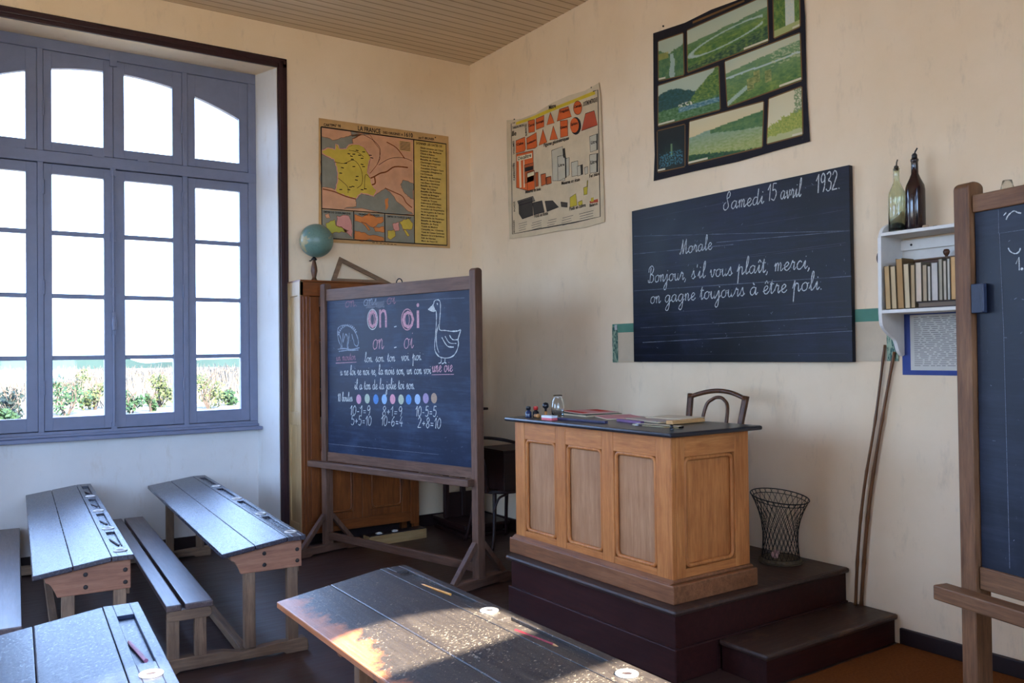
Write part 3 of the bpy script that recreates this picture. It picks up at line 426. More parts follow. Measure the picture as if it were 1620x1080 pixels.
# ------------------------------------------------------------------ the tall window: four leaves, arched lights above the transom
def arch(x, c=-2.83): return 3.53-.2585*(x-c)**2
def make_window():
    win = thing('window_1', None, None, (0, 0, 0), kind='structure'); y0, y1 = .335, .385
    f = MB()
    f.box(-3.85, y0-.01, .945, -3.79, y1+.02, 3.612); f.box(-1.862, y0-.01, .945, -1.80, y1+.02, 3.612); f.box(-3.85, y0-.01, 3.612, -1.80, y1+.02, 3.70)
    f.box(-2.858, y1, .94, -2.822, y1+.018, 3.62)
    for z in (.948, 2.82, 2.905, 3.61): f.box(-3.8, y1+.001, z-.014, -1.85, y1+.017, z+.014)
    for x in (-3.79, -3.325, -3.288, -2.36, -2.322, -1.862): f.box(x-.012, y1+.002, .94, x+.012, y1+.016, 3.62)
    f.box(-3.85, y0-.012, 2.822, -1.80, y1+.02, 2.903); f.box(-3.85, y0-.01, .905, -1.80, y1+.02, .945)
    for a, b in ((-3.325, -3.288), (-2.36, -2.322)): f.box(a, y0-.008, .94, b, y1+.015, 3.62)
    f.build('frame', WPAINT, win, bevel=.004)
    s = MB(); s.box(-3.86, .24, .878, -1.79, .345, .905); s.box(-3.85, .30, .905, -1.80, .345, .925); s.build('window_sill', WPAINT, win, bevel=.006)
    cols = [(-3.79, -3.325, -3.73, -3.395), (-3.288, -2.84, -3.235, -2.905), (-2.84, -2.36, -2.765, -2.43), (-2.322, -1.862, -2.265, -1.93)]
    for i, (a, b, p, q) in enumerate(cols):
        m = MB(); a += .0015; b -= .0015                      # lower leaf
        m.box(a, y0, .95, p, y1, 2.816); m.box(q, y0, .95, b, y1, 2.816); m.box(p, y0, .95, q, y1, 1.042); m.box(p, y0, 2.748, q, y1, 2.816)
        for z in (2.335, 1.892, 1.458): m.box(p, y0+.006, z-.016, q, y1-.006, z+.016)
        sash = m.build('casement', WPAINT, win, bevel=.002)
        MB().box(p-.01, .356, 1.03, q+.01, .359, 2.76).build('glass', GLASS, sash)
        m = MB()                                             # upper leaf, its head cut to the arch
        m.box(a, y0, 2.908, p, y1, 3.61); m.box(q, y0, 2.908, b, y1, 3.61); m.box(p, y0, 2.908, q, y1, 2.972)
        xs = [p+(q-p)*k/8 for k in range(9)]; m.prism([(x, arch(x)) for x in xs]+[(q, 3.61), (p, 3.61)], 'y', y0, y1)
        up = m.build('upper_light', WPAINT, win, bevel=.002)
        MB().box(p-.01, .356, 2.96, q+.01, .359, 3.56).build('glass', GLASS, up)
    e = MB(); e.tube([(-2.845, .318, .96), (-2.845, .318, 2.83)], .008, 8); e.box(-2.86, .312, 1.62, -2.83, .335, 1.78)
    for z in (.96, 2.0, 2.33, 2.80): e.box(-2.863, .315, z-.03, -2.827, .336, z+.03)
    e.lathe([(0, -.05), (.014, -.045), (.018, 0), (.012, .045), (0, .05)], (-2.845, .295, 1.70), 12)
    e.box(-2.862, .318, 3.57, -2.815, .336, 3.66); e.build('espagnolette_bolt', WPAINT, win)
    h = MB()
    for x in (-3.288, -2.36):
        for z in (1.25, 1.95, 2.65, 3.2): h.tube([(x, .33, z-.05), (x, .33, z+.05)], .008, 8)
    h.build('hinge', WPAINT, win)
    m = MB(); m.box(-3.72, .325, 2.897, -3.4, .337, 2.91); m.box(-2.98, .32, 2.895, -2.9, .337, 2.912); m.box(-2.68, .32, 2.895, -2.6, .337, 2.912); m.build('stay', WPAINT, win)
    return win
win1 = make_window()
w2 = copy_tree(win1); w2.location = (-3.2, 0, 0); w2.name = 'window_2'  # unseen second window, added for its extra daylight
def back_window(name, a, b, uppers, lowers):
    win = thing(name, None, None, kind='structure'); y0, y1 = YB-.2, YB-.14; m = MB()
    def row(panes, z0, z1, arched):
        e = [a]+[v for p in panes for v in p]+[b]
        for i in range(0, len(e), 2): m.box(e[i], y0, z0, e[i+1], y1, z1)
        for p, q in panes:
            if arched:
                c, hw = (p+q)/2, (q-p)/2; xs = [p+(q-p)*k/10 for k in range(11)]
                m.prism([(x, 3.33-.13*((x-c)/hw)**2) for x in xs]+[(q, z1), (p, z1)], 'y', y0, y1)
    row(uppers, 2.972, 3.5, True); row(lowers, 1.1, 2.748, False); m.box(a, y0, 2.748, b, y1, 2.972); m.box(a, y0, .95, b, y1, 1.1)
    m.build('frame', WPAINT, win)
    g = MB(); g.box(a, YB-.172, 1.05, b, YB-.168, 3.45); g.build('glass', GLASS, win)
back_window('window_3', -3.95, -2.0, [(-3.75, -3.2), (-3.08, -2.44)], [(-3.75, -3.2), (-3.10, -2.14)])
back_window('window_4', -7.9, -4.35, [(-7.8, -6.7), (-6.6, -5.6), (-5.5, -4.45)], [(-7.8, -6.7), (-6.6, -5.6), (-5.5, -4.45)])  # unseen wide window, added for warm floor bounce and more daylight

for i, (a, b) in enumerate(ADDED_SIDE):
    win = thing('window_%d' % (5+i), None, None, kind='structure'); m = MB(); x0, x1 = X0-.2, X0-.14  # unseen side windows, added to brighten the right wall and the room
    for y in (a, (a+b)/2-.05, b-.07): m.box(x0, y, .9, x1, y+(.07 if y != (a+b)/2-.05 else .1), 3.3)
    for z in (.9, 1.7, 2.5, 3.23): m.box(x0+.004, a, z, x1-.004, b, z+.07)
    m.build('frame', WPAINT, win); MB().box(X0-.172, a, .9, X0-.168, b, 3.3).build('glass', GLASS, win)

# ------------------------------------------------------------------ outside: pale ground, scrub, bushes, far hills
gm = plain('dry_pale_ground', (78, 72, 56), .9, .1, var=.12, scale=.4)
gw = plain('pale_gravel', (140, 128, 102), .9, .1, var=.06, scale=.8)
g = MB(); g.box(-90, -60, -.9, 90, .6, -.7); struct('ground_near', g, gw)
g = MB(); vs = []; fs = []
for j in range(13):
    for i in range(25):
        x = -70+i*10; y = .6+j*j*1.6+j*2; z = -.7 + (0 if y < 34 else min(y-34, 50)*.0105) + (.5*noise.noise(Vector((x*.05, y*.05, 0))) if y > 40 else 0); vs.append((x, y, z))
fs = [(j*25+i, j*25+i+1, (j+1)*25+i+1, (j+1)*25+i) for j in range(12) for i in range(24)]
g.add(vs, fs); g.m = [0 if k < 24*3 else 1 for k in range(len(g.f))]; struct('ground_far', g, [gw, gm], smooth=True)
hm = plain('far_wooded_hill', (38, 50, 44), .95, .05, var=.25, scale=.05)
g = MB(); vs = []
for i in range(121):
    x = -90+i*1.6; h = 1.5-.012*x+.7*noise.noise(Vector((x*.06, 0, 0)))+.5*noise.noise(Vector((x*.23, 3, 0)))+.4*noise.noise(Vector((x*.9, 5, 0)))
    vs += [(x, 128, -2), (x, 132, h), (x, 140, h*.9), (x, 146, -2)]
g.add(vs, [(i*4+k, i*4+4+k, i*4+5+k, i*4+1+k) for i in range(120) for k in range(3)]); struct('hills', g, hm)
leafA = plain('olive_leaves', (60, 66, 34), .8, .2, var=.3, scale=3); leafB = plain('fresh_leaves', (36, 56, 30), .8, .2, var=.3, scale=3); leafC = plain('dark_ivy_leaves', (20, 30, 22), .7, .2, var=.3, scale=3)
twig = plain('pale_twigs', (70, 60, 52), .9, .1); bare = plain('bare_scrub', (98, 88, 74), .95, .05, var=.15, scale=2)
def leaf_cloud(mb, c, rx, rz, n, s):
    for _ in range(n):
        a, b, q = rnd.uniform(0, 6.283), rnd.uniform(-1, 1), rnd.random()**.45; cc = math.sqrt(1-b*b)
        p = Vector((c[0]+rx*q*cc*math.cos(a), c[1]+rx*q*cc*math.sin(a), c[2]+rz*q*b)); u = Vector((rnd.gauss(0, 1), rnd.gauss(0, 1), rnd.gauss(0, 1))).normalized(); v = u.orthogonal().normalized(); k = s*rnd.uniform(.6, 1.3)
        mb.add([p-u*k, p+v*k*.5, p+u*k, p-v*k*.5], [(0, 1, 2, 3)])
def bush(x, y, z, w, h, mat, label, n=420, group=None):
    t = thing('bush', label, 'bush', (x, y, z), group=group); m = MB(); lobes = max(3, int(h/.5))
    for i in range(lobes): leaf_cloud(m, (rnd.uniform(-.3, .3)*w, rnd.uniform(-.3, .3)*w, h*(.25+.6*i/lobes)), w*rnd.uniform(.3, .48), h*.24, n//lobes, .085)
    m.build('foliage', mat, t, recalc=False); m = MB()
    for i in range(5): m.tube(smooth_pts([(0, 0, -.1), (rnd.uniform(-.2, .2)*w, rnd.uniform(-.1, .1), h*.45), (rnd.uniform(-.45, .45)*w, rnd.uniform(-.2, .2), h*rnd.uniform(.8, 1.05))], 4), [.03, .008], 5)
    m.build('stem', twig, t)
for a in BUSHES: bush(a[0], a[1], a[2], a[3], a[4], {'A': leafA, 'B': leafB, 'C': leafC}[a[5]], a[6])
m = MB()
for _ in range(9000):
    y = rnd.uniform(34, 82); x = rnd.uniform(-22, 30); z = -.75+(y-34)*.0105; h = rnd.uniform(.5, 1.15)*(1+.4*noise.noise(Vector((x*.25, y*.2, 0)))); l = rnd.uniform(-.35, .35); d = .022
    m.add([(x-d, y, z), (x+d, y, z), (x+l+d*.4, y+rnd.uniform(-.2, .2), z+h), (x+l-d*.4, y, z+h)], [(0, 1, 2, 3)])
tag(m.build('bare_scrub', bare, recalc=False), 'pale leafless scrub spreading between the bushes outside the window', 'scrub', kind='stuff')

# ------------------------------------------------------------------ platform and step
p = thing('teacher_platform', 'dark stained wooden platform carrying the teacher desk, against the right wall', 'platform', (0, 0, 0))
m = MB(); m.box(-1.245, -3.675, 0, -.004, -2.40, .295); m.build('riser', PLAT['y'], p, bevel=.004)
m = MB(); m.box(-1.27, -3.70, .292, -.004, -2.375, .32); m.build('top_board', TREAD['y'], p, bevel=.012)
m = MB(); m.box(-1.258, -3.688, 0, -.99, -2.385, .148); m.box(-1.0, -3.688, .12, -.004, -3.67, .148); m.build('lower_tier', PLAT['y'], p, bevel=.006)
s = thing('platform_step', 'low dark wooden step with worn tread beside the teacher platform', 'step', (0, 0, 0))
m = MB(); m.box(-.972, -3.945, 0, -.006, -3.692, .118); m.build('riser', PLAT['x'], s, bevel=.004)
m = MB(); m.box(-.992, -3.965, .118, -.006, -3.692, .146); m.build('tread', TREAD['x'], s, bevel=.011)
sheetm = plain('orange_brown_sheet', (112, 66, 32), .95, .1, var=.2, scale=90)
tag(MB().box(-1.0, -6.2, .0, -.03, -3.975, .012).build('brown_floor_sheet', sheetm, bevel=.004), 'orange brown flat sheet on the floor in front of the step', 'mat')  # thin orange brown slab over the floorboards in front of the step

# ------------------------------------------------------------------ teacher desk
d = thing('teacher_desk', 'golden pine panelled teacher desk with a black top, standing on the platform', 'desk', (0, 0, .32))
xa, xb, ya, yb = -1.185, -.665, -3.605, -2.365; zt = .745
for a, b in ((-3.605, -3.503), (-3.21, -3.122), (-2.83, -2.742), (-2.458, -2.365)): MB().box(xa, a, .09, xa+.03, b, zt).build('front_stile', PINE['z'], d, bevel=.004)
for a, b in ((-3.503, -3.21), (-3.122, -2.83), (-2.742, -2.458)):
    for z0, z1 in ((.648, zt), (.09, .135)): MB().box(xa+.001, a, z0, xa+.028, b, z1).build('front_rail', PINE['y'], d, bevel=.002)
for a, b in ((-3.503, -3.21), (-3.122, -2.83), (-2.742, -2.458)):
    pn = MB().box(xa+.022, a, .13, xa+.032, b, .655).build('front_panel', PANEL['z'], d)
    mo = MB(); P = [(xa+.012, y, z) for y, z in roundrect(a+.010, .142, b-.010, .642, .028)]; mo.tube(P, .011, 6, closed=True); mo.build('moulding', PINE['z'], pn, True)
for a, b in ((xa+.0305, -1.10), (-.765, xb)): MB().box(a, ya, .09, b, ya+.03, zt).build('side_stile', PINE['z'], d, bevel=.003)
for z0, z1 in ((.648, zt), (.09, .14)): MB().box(-1.10, ya+.001, z0, -.765, ya+.028, z1).build('side_rail', PINE['x'], d, bevel=.002)
pn = MB().box(-1.10, ya+.022, .13, -.765, ya+.032, .655).build('side_panel', PINE['z'], d)
mo = MB(); mo.tube([(x, ya+.012, z) for x, z in roundrect(-1.09, .15, -.775, .638, .028)], .011, 6, closed=True); mo.build('moulding', PINE['z'], pn, True)
m = MB(); m.box(xa+.03, yb-.03, .09, xb, yb, zt); m.build('end_panel', PINE['z'], d); MB().box(xb-.03, ya+.03, .09, xb, -3.36, zt).build('back_panel', PINE['z'], d); MB().box(xb-.03, -2.62, .09, xb, yb-.03, zt).build('back_panel', PINE['z'], d)
m = MB(); m.box(xa-.028, ya-.03, 0, xb+.02, yb+.028, .085); m.prism([(xa-.028, .085), (xb+.02, .085), (xb+.004, .102), (xa-.004, .102)], 'y', ya-.01, yb+.01); m.build('plinth', PLINTH['y'], d, bevel=.006)
m = MB(); m.box(xa-.045, ya-.045, zt, xb+.055, yb+.045, zt+.022); m.build('desk_top', BLACKV, d, bevel=.009)
ZT = .32+zt+.023
# things lying on the teacher desk
def small(name, mb, mats, label, cat, loc, rz=0, group=None, smooth=False, bevel=0):
    o = mb.build(name, mats, None, smooth, bevel, loc); o.rotation_euler.z = rz; return tag(o, label, cat, group)
def ink_bottle(x, y, body, cap, label):
    t = thing('ink_bottle', label, 'ink bottle', (x, y, ZT)); MB().lathe([(0, 0), (.017, 0), (.018, .004), (.018, .03), (.009, .038), (.009, .044), (0, .044)], n=16).build('bottle', body, t, True)
    MB().lathe([(0, .042), (.013, .042), (.014, .058), (.012, .062), (0, .062)], n=16).build('cap', cap, t, True)
blk = plain('black_bakelite', (26, 24, 28), .3); red = plain('red_cap', (176, 44, 36), .4); blu = plain('blue_black_glass', (34, 44, 72), .15, .6); tanw = plain('turned_boxwood', (170, 116, 62), .4)
ink_bottle(-1.15, -2.452, blu, blk, 'small blue black ink bottle at the left end of the teacher desk')
ink_bottle(-1.118, -2.478, blk, red, 'small black ink bottle with a red cap on the teacher desk')
t = thing('rubber_stamp', 'rubber stamp with black knob handle standing on the teacher desk', 'stamp', (-1.09, -2.535, ZT)); MB().lathe([(0, 0), (.014, 0), (.014, .012), (.008, .02), (.009, .036), (0, .036)], n=14).build('base', tanw, t, True); MB().lathe([(.006, .034), (.007, .05), (.017, .058), (.019, .07), (.013, .082), (0, .086)], n=14).build('handle', blk, t, True)
t = thing('wooden_stamp', 'little boxwood stamp lying by the ink bottles', 'stamp', (-1.14, -2.52, ZT)); MB().lathe([(0, -.02), (.012, -.02), (.012, -.004), (.007, .004), (.01, .018), (0, .024)], (0, 0, .012), 12, axis='y').build('stamp_body', tanw, t, True)
small('glass_jar', MB().lathe([(0, 0), (.030, 0), (.034, .006), (.037, .05), (.034, .09), (.024, .108), (.024, .118), (.027, .121), (.025, .125), (.021, .121), (.021, .106), (.031, .088), (.034, .05), (.031, .008), (0, .006)], n=28), clear_glass('clear_glass', (.95, .97, .97, 1)), 'clear glass jar standing beside the ink bottles on the teacher desk', 'jar', (-1.02, -2.555, ZT), smooth=True)
er = thing('eraser_box', 'small red and white box at the front edge of the teacher desk', 'box', (-1.17, -2.675, ZT), R(4)); MB().box(-.02, -.042, 0, .02, .042, .012).build('red_base', plain('pink_red_card', (206, 96, 104), .6), er); MB().box(-.0205, -.0425, .012, .0205, .0425, .024).build('white_lid', paper('white_card', (206, 210, 216)), er)
small('ruler', MB().box(-.012, -.20, 0, .012, .20, .013), plain('dark_blue_lacquer', (52, 48, 72), .3), 'long dark square ruler lying along the front of the teacher desk', 'ruler', (-1.112, -2.862, ZT), R(4), bevel=.002)
def booklet(name, loc, rz, wx, ly, th, cover, label, cat, extra=None):
    t = thing(name, label, cat, loc, rz); MB().box(-wx/2+.003, -ly/2+.003, 0, wx/2-.003, ly/2-.003, th).build('pages', paper('yellowed_pages', (196, 176, 142)), t)
    m = MB(); m.box(-wx/2, -ly/2, th, wx/2, ly/2, th+.0015); mats = [cover]
    if extra:
        for i, (a, b, c, e, mm) in enumerate(extra): m.box(a, b, th+.0015, c, e, th+.002, i+1); mats.append(mm)
    m.build('cover', mats, t); return t
redp = paper('red_print', (188, 52, 44)); pinkc = paper('pink_cover', (206, 146, 146)); greyp = paper('grey_newsprint', (176, 160, 150)); mauve = paper('mauve_paper', (118, 86, 120)); cream = paper('cream_paper', (214, 202, 176)); dark = paper('dark_print', (46, 42, 46))
booklet('magazine', (-.745, -2.50, ZT+.012), R(-14), .24, .29, .004, pinkc, 'red and pink illustrated magazine on top of the papers, left half of the teacher desk', 'magazine', [(-.11, -.13, -.06, .13, redp), (.04, -.05, .11, .13, redp)])
booklet('exercise_book', (-.77, -2.52, ZT), R(-5), .25, .32, .010, dark, 'dark covered book under the red and pink magazine', 'book')
booklet('loose_paper', (-.80, -2.82, ZT), R(-24), .22, .26, .006, pinkc, 'pinkish paper sheet right of the red magazine on the teacher desk', 'paper')
booklet('newspaper', (-.74, -3.115, ZT), R(-10), .30, .30, .008, greyp, 'folded greyish newspaper towards the right end of the teacher desk', 'newspaper')
booklet('pamphlet', (-.68, -3.13, ZT+.0105), R(8), .2, .24, .003, cream, 'cream pamphlet lying on the greyish newspaper', 'pamphlet')
small('pen_wiper', MB().prism([(-.02, -.11), (.015, -.09), (.02, .1), (-.012, .11)], 'z', 0, .012), mauve, 'mauve cloth strip in front of the newspaper on the teacher desk', 'cloth', (-.965, -3.10, ZT), R(-6))
pc = thing('pencil_case', 'pale wooden pencil box at the right end of the teacher desk', 'pencil box', (-.79, -3.315, ZT+.001), R(-86)); MB().box(-.022, -.125, 0, .022, .125, .013).build('box', plain('pale_box_wood', (196, 148, 92), .5), pc, bevel=.003); MB().box(-.02, -.127, .013, .02, .12, .018).build('sliding_lid', plain('pale_lid_wood', (206, 160, 104), .5), pc, bevel=.002)
small('glass_rule', MB().box(-.02, -.14, 0, .02, .14, .008), clear_glass('greenish_glass', (.8, .86, .74, 1)), 'greenish glass ruler at the front right corner of the teacher desk', 'ruler', (-1.03, -3.36, ZT), R(8))
st = thing('stapler', 'small black metal clip in front of the pencil box on the teacher desk', 'clip', (-1.09, -3.515, ZT), R(-40)); MB().box(-.008, -.03, 0, .008, .03, .006).build('base', blk, st, bevel=.001); MB().tube([(0, -.022, .012), (0, 0, .016), (0, .022, .012)], .007, 8).build('grip', blk, st, True)

# ------------------------------------------------------------------ bentwood chairs
def bent_chair(name, label, loc, rz, sh, mat, back=True, arms=False):
    t = thing(name, label, 'chair', loc, rz)
    m = MB(); P = [(.205*math.cos(a)*(1 if math.sin(a) < 0 else .93), .2*math.sin(a)) for a in [i*math.pi/16 for i in range(32)]]; m.prism(P, 'z', sh-.03, sh); m.build('seat', mat, t, bevel=.008)
    for sx in (-1, 1):
        MB().tube(smooth_pts([(.15*sx, -.14, sh-.02), (.16*sx, -.15, sh*.6), (.18*sx, -.17, sh*.25), (.215*sx, -.20, 0)], 5), [.017, .012], 8).build('front_leg', mat, t, True)
        if back: MB().tube(smooth_pts([(.175*sx, .26, 0), (.16*sx, .19, sh*.5), (.165*sx, .17, sh), (.185*sx, .205, sh+.24), (.202*sx, .25, sh+.45)], 5), [.014, .019], 8).build('back_post', mat, t, True)
        else: MB().tube(smooth_pts([(.19*sx, .22, 0), (.16*sx, .17, sh*.5), (.15*sx, .14, sh-.02)], 5), [.012, .016], 8).build('rear_leg', mat, t, True)
        MB().tube(smooth_pts([(.165*sx, -.155, sh-.15), (.13*sx, -.165, sh-.06), (.06*sx, -.17, sh-.035)], 5), .009, 6).build('bracket', mat, t, True)
    if back:
        MB().tube(smooth_pts([(-.2, .247, sh+.435), (-.1, .262, sh+.462), (0, .268, sh+.472), (.1, .262, sh+.462), (.2, .247, sh+.435)], 6), .013, 8).build('top_rail', mat, t, True)
        MB().tube(smooth_pts([(-.085, .165, sh-.01), (-.09, .2, sh+.22), (-.08, .24, sh+.38), (-.04, .256, sh+.425), (0, .26, sh+.436), (.04, .256, sh+.425), (.08, .24, sh+.38), (.09, .2, sh+.22), (.085, .165, sh-.01)], 6), .010, 8).build('back_hoop', mat, t, True)
    if arms:
        MB().tube(smooth_pts([(-.2, -.12, sh-.01), (-.235, -.14, sh+.2), (-.26, -.06, sh+.285), (-.25, .1, sh+.3), (-.16, .23, sh+.33), (0, .265, sh+.35), (.16, .23, sh+.33), (.25, .1, sh+.3), (.26, -.06, sh+.285), (.235, -.14, sh+.2), (.2, -.12, sh-.01)], 6), .013, 8).build('arm_bow', mat, t, True)
    return t
bent_chair('bentwood_chair', 'brown bentwood chair behind the teacher desk', (-.55, -3.085, .324), R(-90), .43, CHAIRW['z'])
bent_chair('bentwood_armchair', 'dark bentwood armchair holding the dark box, between the left easel and the teacher desk', (-.315, -.90, 0), R(0), .43, DARKW['z'], back=False, arms=True)
b = thing('dark_box', 'dark wooden box with a hinged lid sitting on the bentwood armchair', 'box', (-.25, -.93, .432), R(0))
MB().box(-.19, -.2, 0, .19, .15, .285).build('box_body', DARKW['x'], b, bevel=.004); MB().box(-.2, -.21, .287, .2, .155, .30).build('lid', DARKW['x'], b, bevel=.004)
m = MB(); [m.box(-.06+i*.02, -.2015, .135, -.052+i*.02, -.2, .141) for i in range(6)]; m.build('maker_mark', plain('worn_gilt', (120, 92, 66)), b)
s = thing('wooden_stand', 'dark wooden stand on a low base, in the room corner behind the left easel', 'stand', (-.27, -.36, 0), R(-3))
m = MB(); m.box(-.21, -.30, .075, .21, .27, .105); m.build('base_board', DARKW['x'], s, bevel=.006); m = MB(); m.box(-.2, -.29, 0, .2, .26, .03); m.box(-.17, -.26, .03, .17, .24, .075); m.build('base_moulding', DARKW['x'], s, bevel=.008)
for x in (-.175, -.02, .15): MB().box(x-.02, .06, .105, x+.02, .1, .98).build('post', DARKW['z'], s, bevel=.005)
MB().box(-.155, .07, .105, .13, .09, .31).build('panel', DARKW['x'], s, bevel=.004); MB().box(-.21, .0, .98, .19, .16, 1.0).build('top_board', DARKW['x'], s, bevel=.005)
# ------------------------------------------------------------------ cabinet and what stands on it
c = thing('cabinet', 'tall orange brown wooden cabinet with glazed upper doors, between the window and the left easel', 'cabinet', (0, 0, 0))
xl, xr, yf, H = -1.675, -.695, -.275, 2.018
m = MB(); m.box(xl, yf, .1, xl+.03, yf+.045, H-.01); m.box(xl, -.05, .1, xl+.03, -.012, H-.01)
for z0, z1 in ((.1, .2), (.93, 1.03), (1.9, H-.01)): m.box(xl+.001, yf+.045, z0, xl+.029, -.05, z1)
m.box(xl+.01, yf+.03, .15, xl+.018, -.04, 1.95); m.build('left_side', CABS['z'], c, bevel=.003)
MB().box(xr-.025, yf, .1, xr, -.012, H-.01).build('right_side', CAB['z'], c); MB().box(xl+.03, -.03, .1, xr-.025, -.012, H-.01).build('back_board', DARKW['z'], c)
m = MB(); m.box(xl, yf-.012, H-.012, xr, -.012, H); m.box(xl+.002, yf, 1.90, xr-.002, yf+.022, H-.012); m.build('cornice', CAB['x'], c, bevel=.003)
m = MB(); m.box(xl+.002, yf-.004, .1, xl+.075, yf+.02, 1.9); m.box(xl+.02, yf-.012, .12, xl+.03, yf-.003, 1.89); m.box(xl+.045, yf-.012, .12, xl+.055, yf-.003, 1.89); m.box(xr-.075, yf-.004, .1, xr-.002, yf+.02, 1.9); m.build('corner_stile', CAB['z'], c, bevel=.003)
m = MB(); m.box(xl+.03, yf+.004, .12, xr-.025, -.03, .15); m.box(xl+.06, yf, .12, xr-.06, yf+.02, .2); m.build('bottom_rail', CAB['x'], c, bevel=.004)
for z in (1.57, 1.19, .84): MB().box(xl+.03, yf+.035, z-.012, xr-.025, -.03, z+.012).build('shelf', CAB['x'], c)
for x0 in (xl+.001, xr-.046):
    for y0 in (yf+.002, -.06): MB().box(x0, y0, 0, x0+.045, y0+.045, .12).build('foot', CAB['z'], c)
for x0, x1 in ((xl+.077, -1.191), (-1.189, xr-.077)):
    m = MB()
    m.box(x0, yf-.002, .2, x0+.075, yf+.022, 1.895); m.box(x1-.075, yf-.002, .2, x1, yf+.022, 1.895)
    for z0, z1 in ((.2, .255), (.755, .86), (1.82, 1.895)): m.box(x0+.075, yf-.001, z0, x1-.075, yf+.021, z1)
    do = m.build('door', CAB['z'], c, bevel=.003)
    MB().box(x0+.07, yf+.008, .25, x1-.07, yf+.016, .76).build('door_panel', CAB['z'], do)
    mo = MB(); mo.tube([(x, yf+.003, z) for x, z in roundrect(x0+.085, .265, x1-.085, .745, .03)], .008, 6, closed=True); mo.build('moulding', CAB['z'], do, True)
    MB().box(x0+.07, yf+.01, .855, x1-.07, yf+.013, 1.825).build('glass', GLASS, do)
MB().lathe([(0, 0), (.012, 0), (.008, -.012), (.014, -.025), (0, -.03)], (-1.215, yf-.003, 1.0), 12, axis='y').build('knob', CAB['z'], c, True)
bk = [plain('dark_brown_binding', (58, 40, 36), .6), plain('grey_binding', (96, 92, 92), .7), plain('black_binding', (36, 32, 34), .6), plain('green_grey_binding', (70, 76, 70), .6)]
def shelf_book(x, y, z, w, dp, h, ci, label, group, lean=0):
    t = thing('book', label, 'book', (x, y, z), group=group); t.rotation_euler = (0, R(lean), 0)
    MB().box(-w/2+.003, -dp/2+.004, .003, w/2-.003, dp/2, h-.003).build('pages', paper('old_pages', (188, 168, 132)), t)
    m = MB(); m.box(-w/2, -dp/2, 0, -w/2+.003, dp/2, h); m.box(w/2-.003, -dp/2, 0, w/2, dp/2, h); m.box(-w/2, -dp/2, 0, w/2, -dp/2+.004, h); m.build('binding', ci, t)
k = 0
for z, hs in ((1.583, (.20, .2, .19, .21)), (1.203, (.19, .2, .18, .19))):
    for i, h in enumerate(hs):
        shelf_book(-1.555+i*.042, -.16, z, .036, .15, h, bk[(i+k) % 4], 'dark bound book, %s from the left on the %s shelf of the glazed cabinet' % (('first', 'second', 'third', 'fourth')[i], 'upper' if k == 0 else 'middle'), 'books in the glazed cabinet')
    k += 1
small('paper_packet', MB().box(-.04, -.03, 0, .04, .03, .13), paper('pale_packet', (176, 160, 144)), 'pale paper packet standing on the lowest glazed cabinet shelf', 'packet', (-1.49, -.2, .853), bevel=.002)
# globe
g = thing('terrestrial_globe', 'green blue terrestrial globe on a turned wooden foot, on top of the cabinet', 'globe', (-1.515, -.16, H+.001))
gt = NT('globe_print'); n1 = gt.noise(gt.coord((1, 1, 1), False), 6.5, 7, .6, .3); n2 = gt.noise(gt.coord((1, 1, 1), False), 90, 4, .7)
cc = gt.mix(gt.ramp(n1, BW(.555, .575)), srgb(98, 124, 112), srgb(158, 144, 104)); cc = gt.mix(gt.ramp(n2, [(.5, (0, 0, 0, 1)), (.75, (.5, .5, .5, 1))]), cc, srgb(58, 76, 68))
gt.set(cc, .35, .5)
MB().lathe([(.128*math.sin(math.pi*i/24), -.128*math.cos(math.pi*i/24)) for i in range(25)], (.02, 0, .313), 40).build('sphere', gt.m, g, True)
m = MB(); m.lathe([(0, 0), (.028, 0), (.028, .008), (.02, .016), (.014, .03)], n=20); m.lathe([(.012, .02), (.018, .05), (.024, .08), (.022, .11), (.014, .15), (.011, .166)], n=20); m.build('turned_foot', CHAIRW['z'], g, True)
m = MB(); m.lathe([(.02, .162), (.024, .168), (.016, .178), (.009, .186), (0, .19)], n=16); m.tube([(0, 0, .172), (-.02, -.01, .163), (-.034, -.016, .155)], .004, 6); m.lathe([(0, -.004), (.009, -.003), (.009, .004), (0, .005)], (-.036, -.017, .154), 10); m.build('pivot_screw', IRON, g, True)
# blackboard set square leaning on the wall above the cabinet
A, B_, C_ = Vector((-1.365, -.115, H+.002)), Vector((-1.255, -.03, H+.215)), Vector((-.815, -.115, H+.002))
m = MB(); nn = (B_-A).cross(C_-A).normalized(); cen = (A+B_+C_)/3
def inset(P, Q, S, w_):
    u = (Q-P).normalized(); v = (S-P).normalized(); ang = u.angle(v); return P+(u+v).normalized()*(w_/math.sin(ang/2))
I = [inset(A, B_, C_, .036), inset(B_, A, C_, .036), inset(C_, A, B_, .036)]; O = [A, B_, C_]; th = nn*.006
for i in range(3):
    j = (i+1) % 3; q = [O[i], O[j], I[j], I[i]]; m.add([v+th for v in q]+[v-th for v in q], [(0, 1, 2, 3), (7, 6, 5, 4), (0, 4, 5, 1), (1, 5, 6, 2), (2, 6, 7, 3), (3, 7, 4, 0)])
tag(m.build('set_square', LEG['x']), 'large wooden blackboard set square leaning on the wall above the cabinet', 'set square')
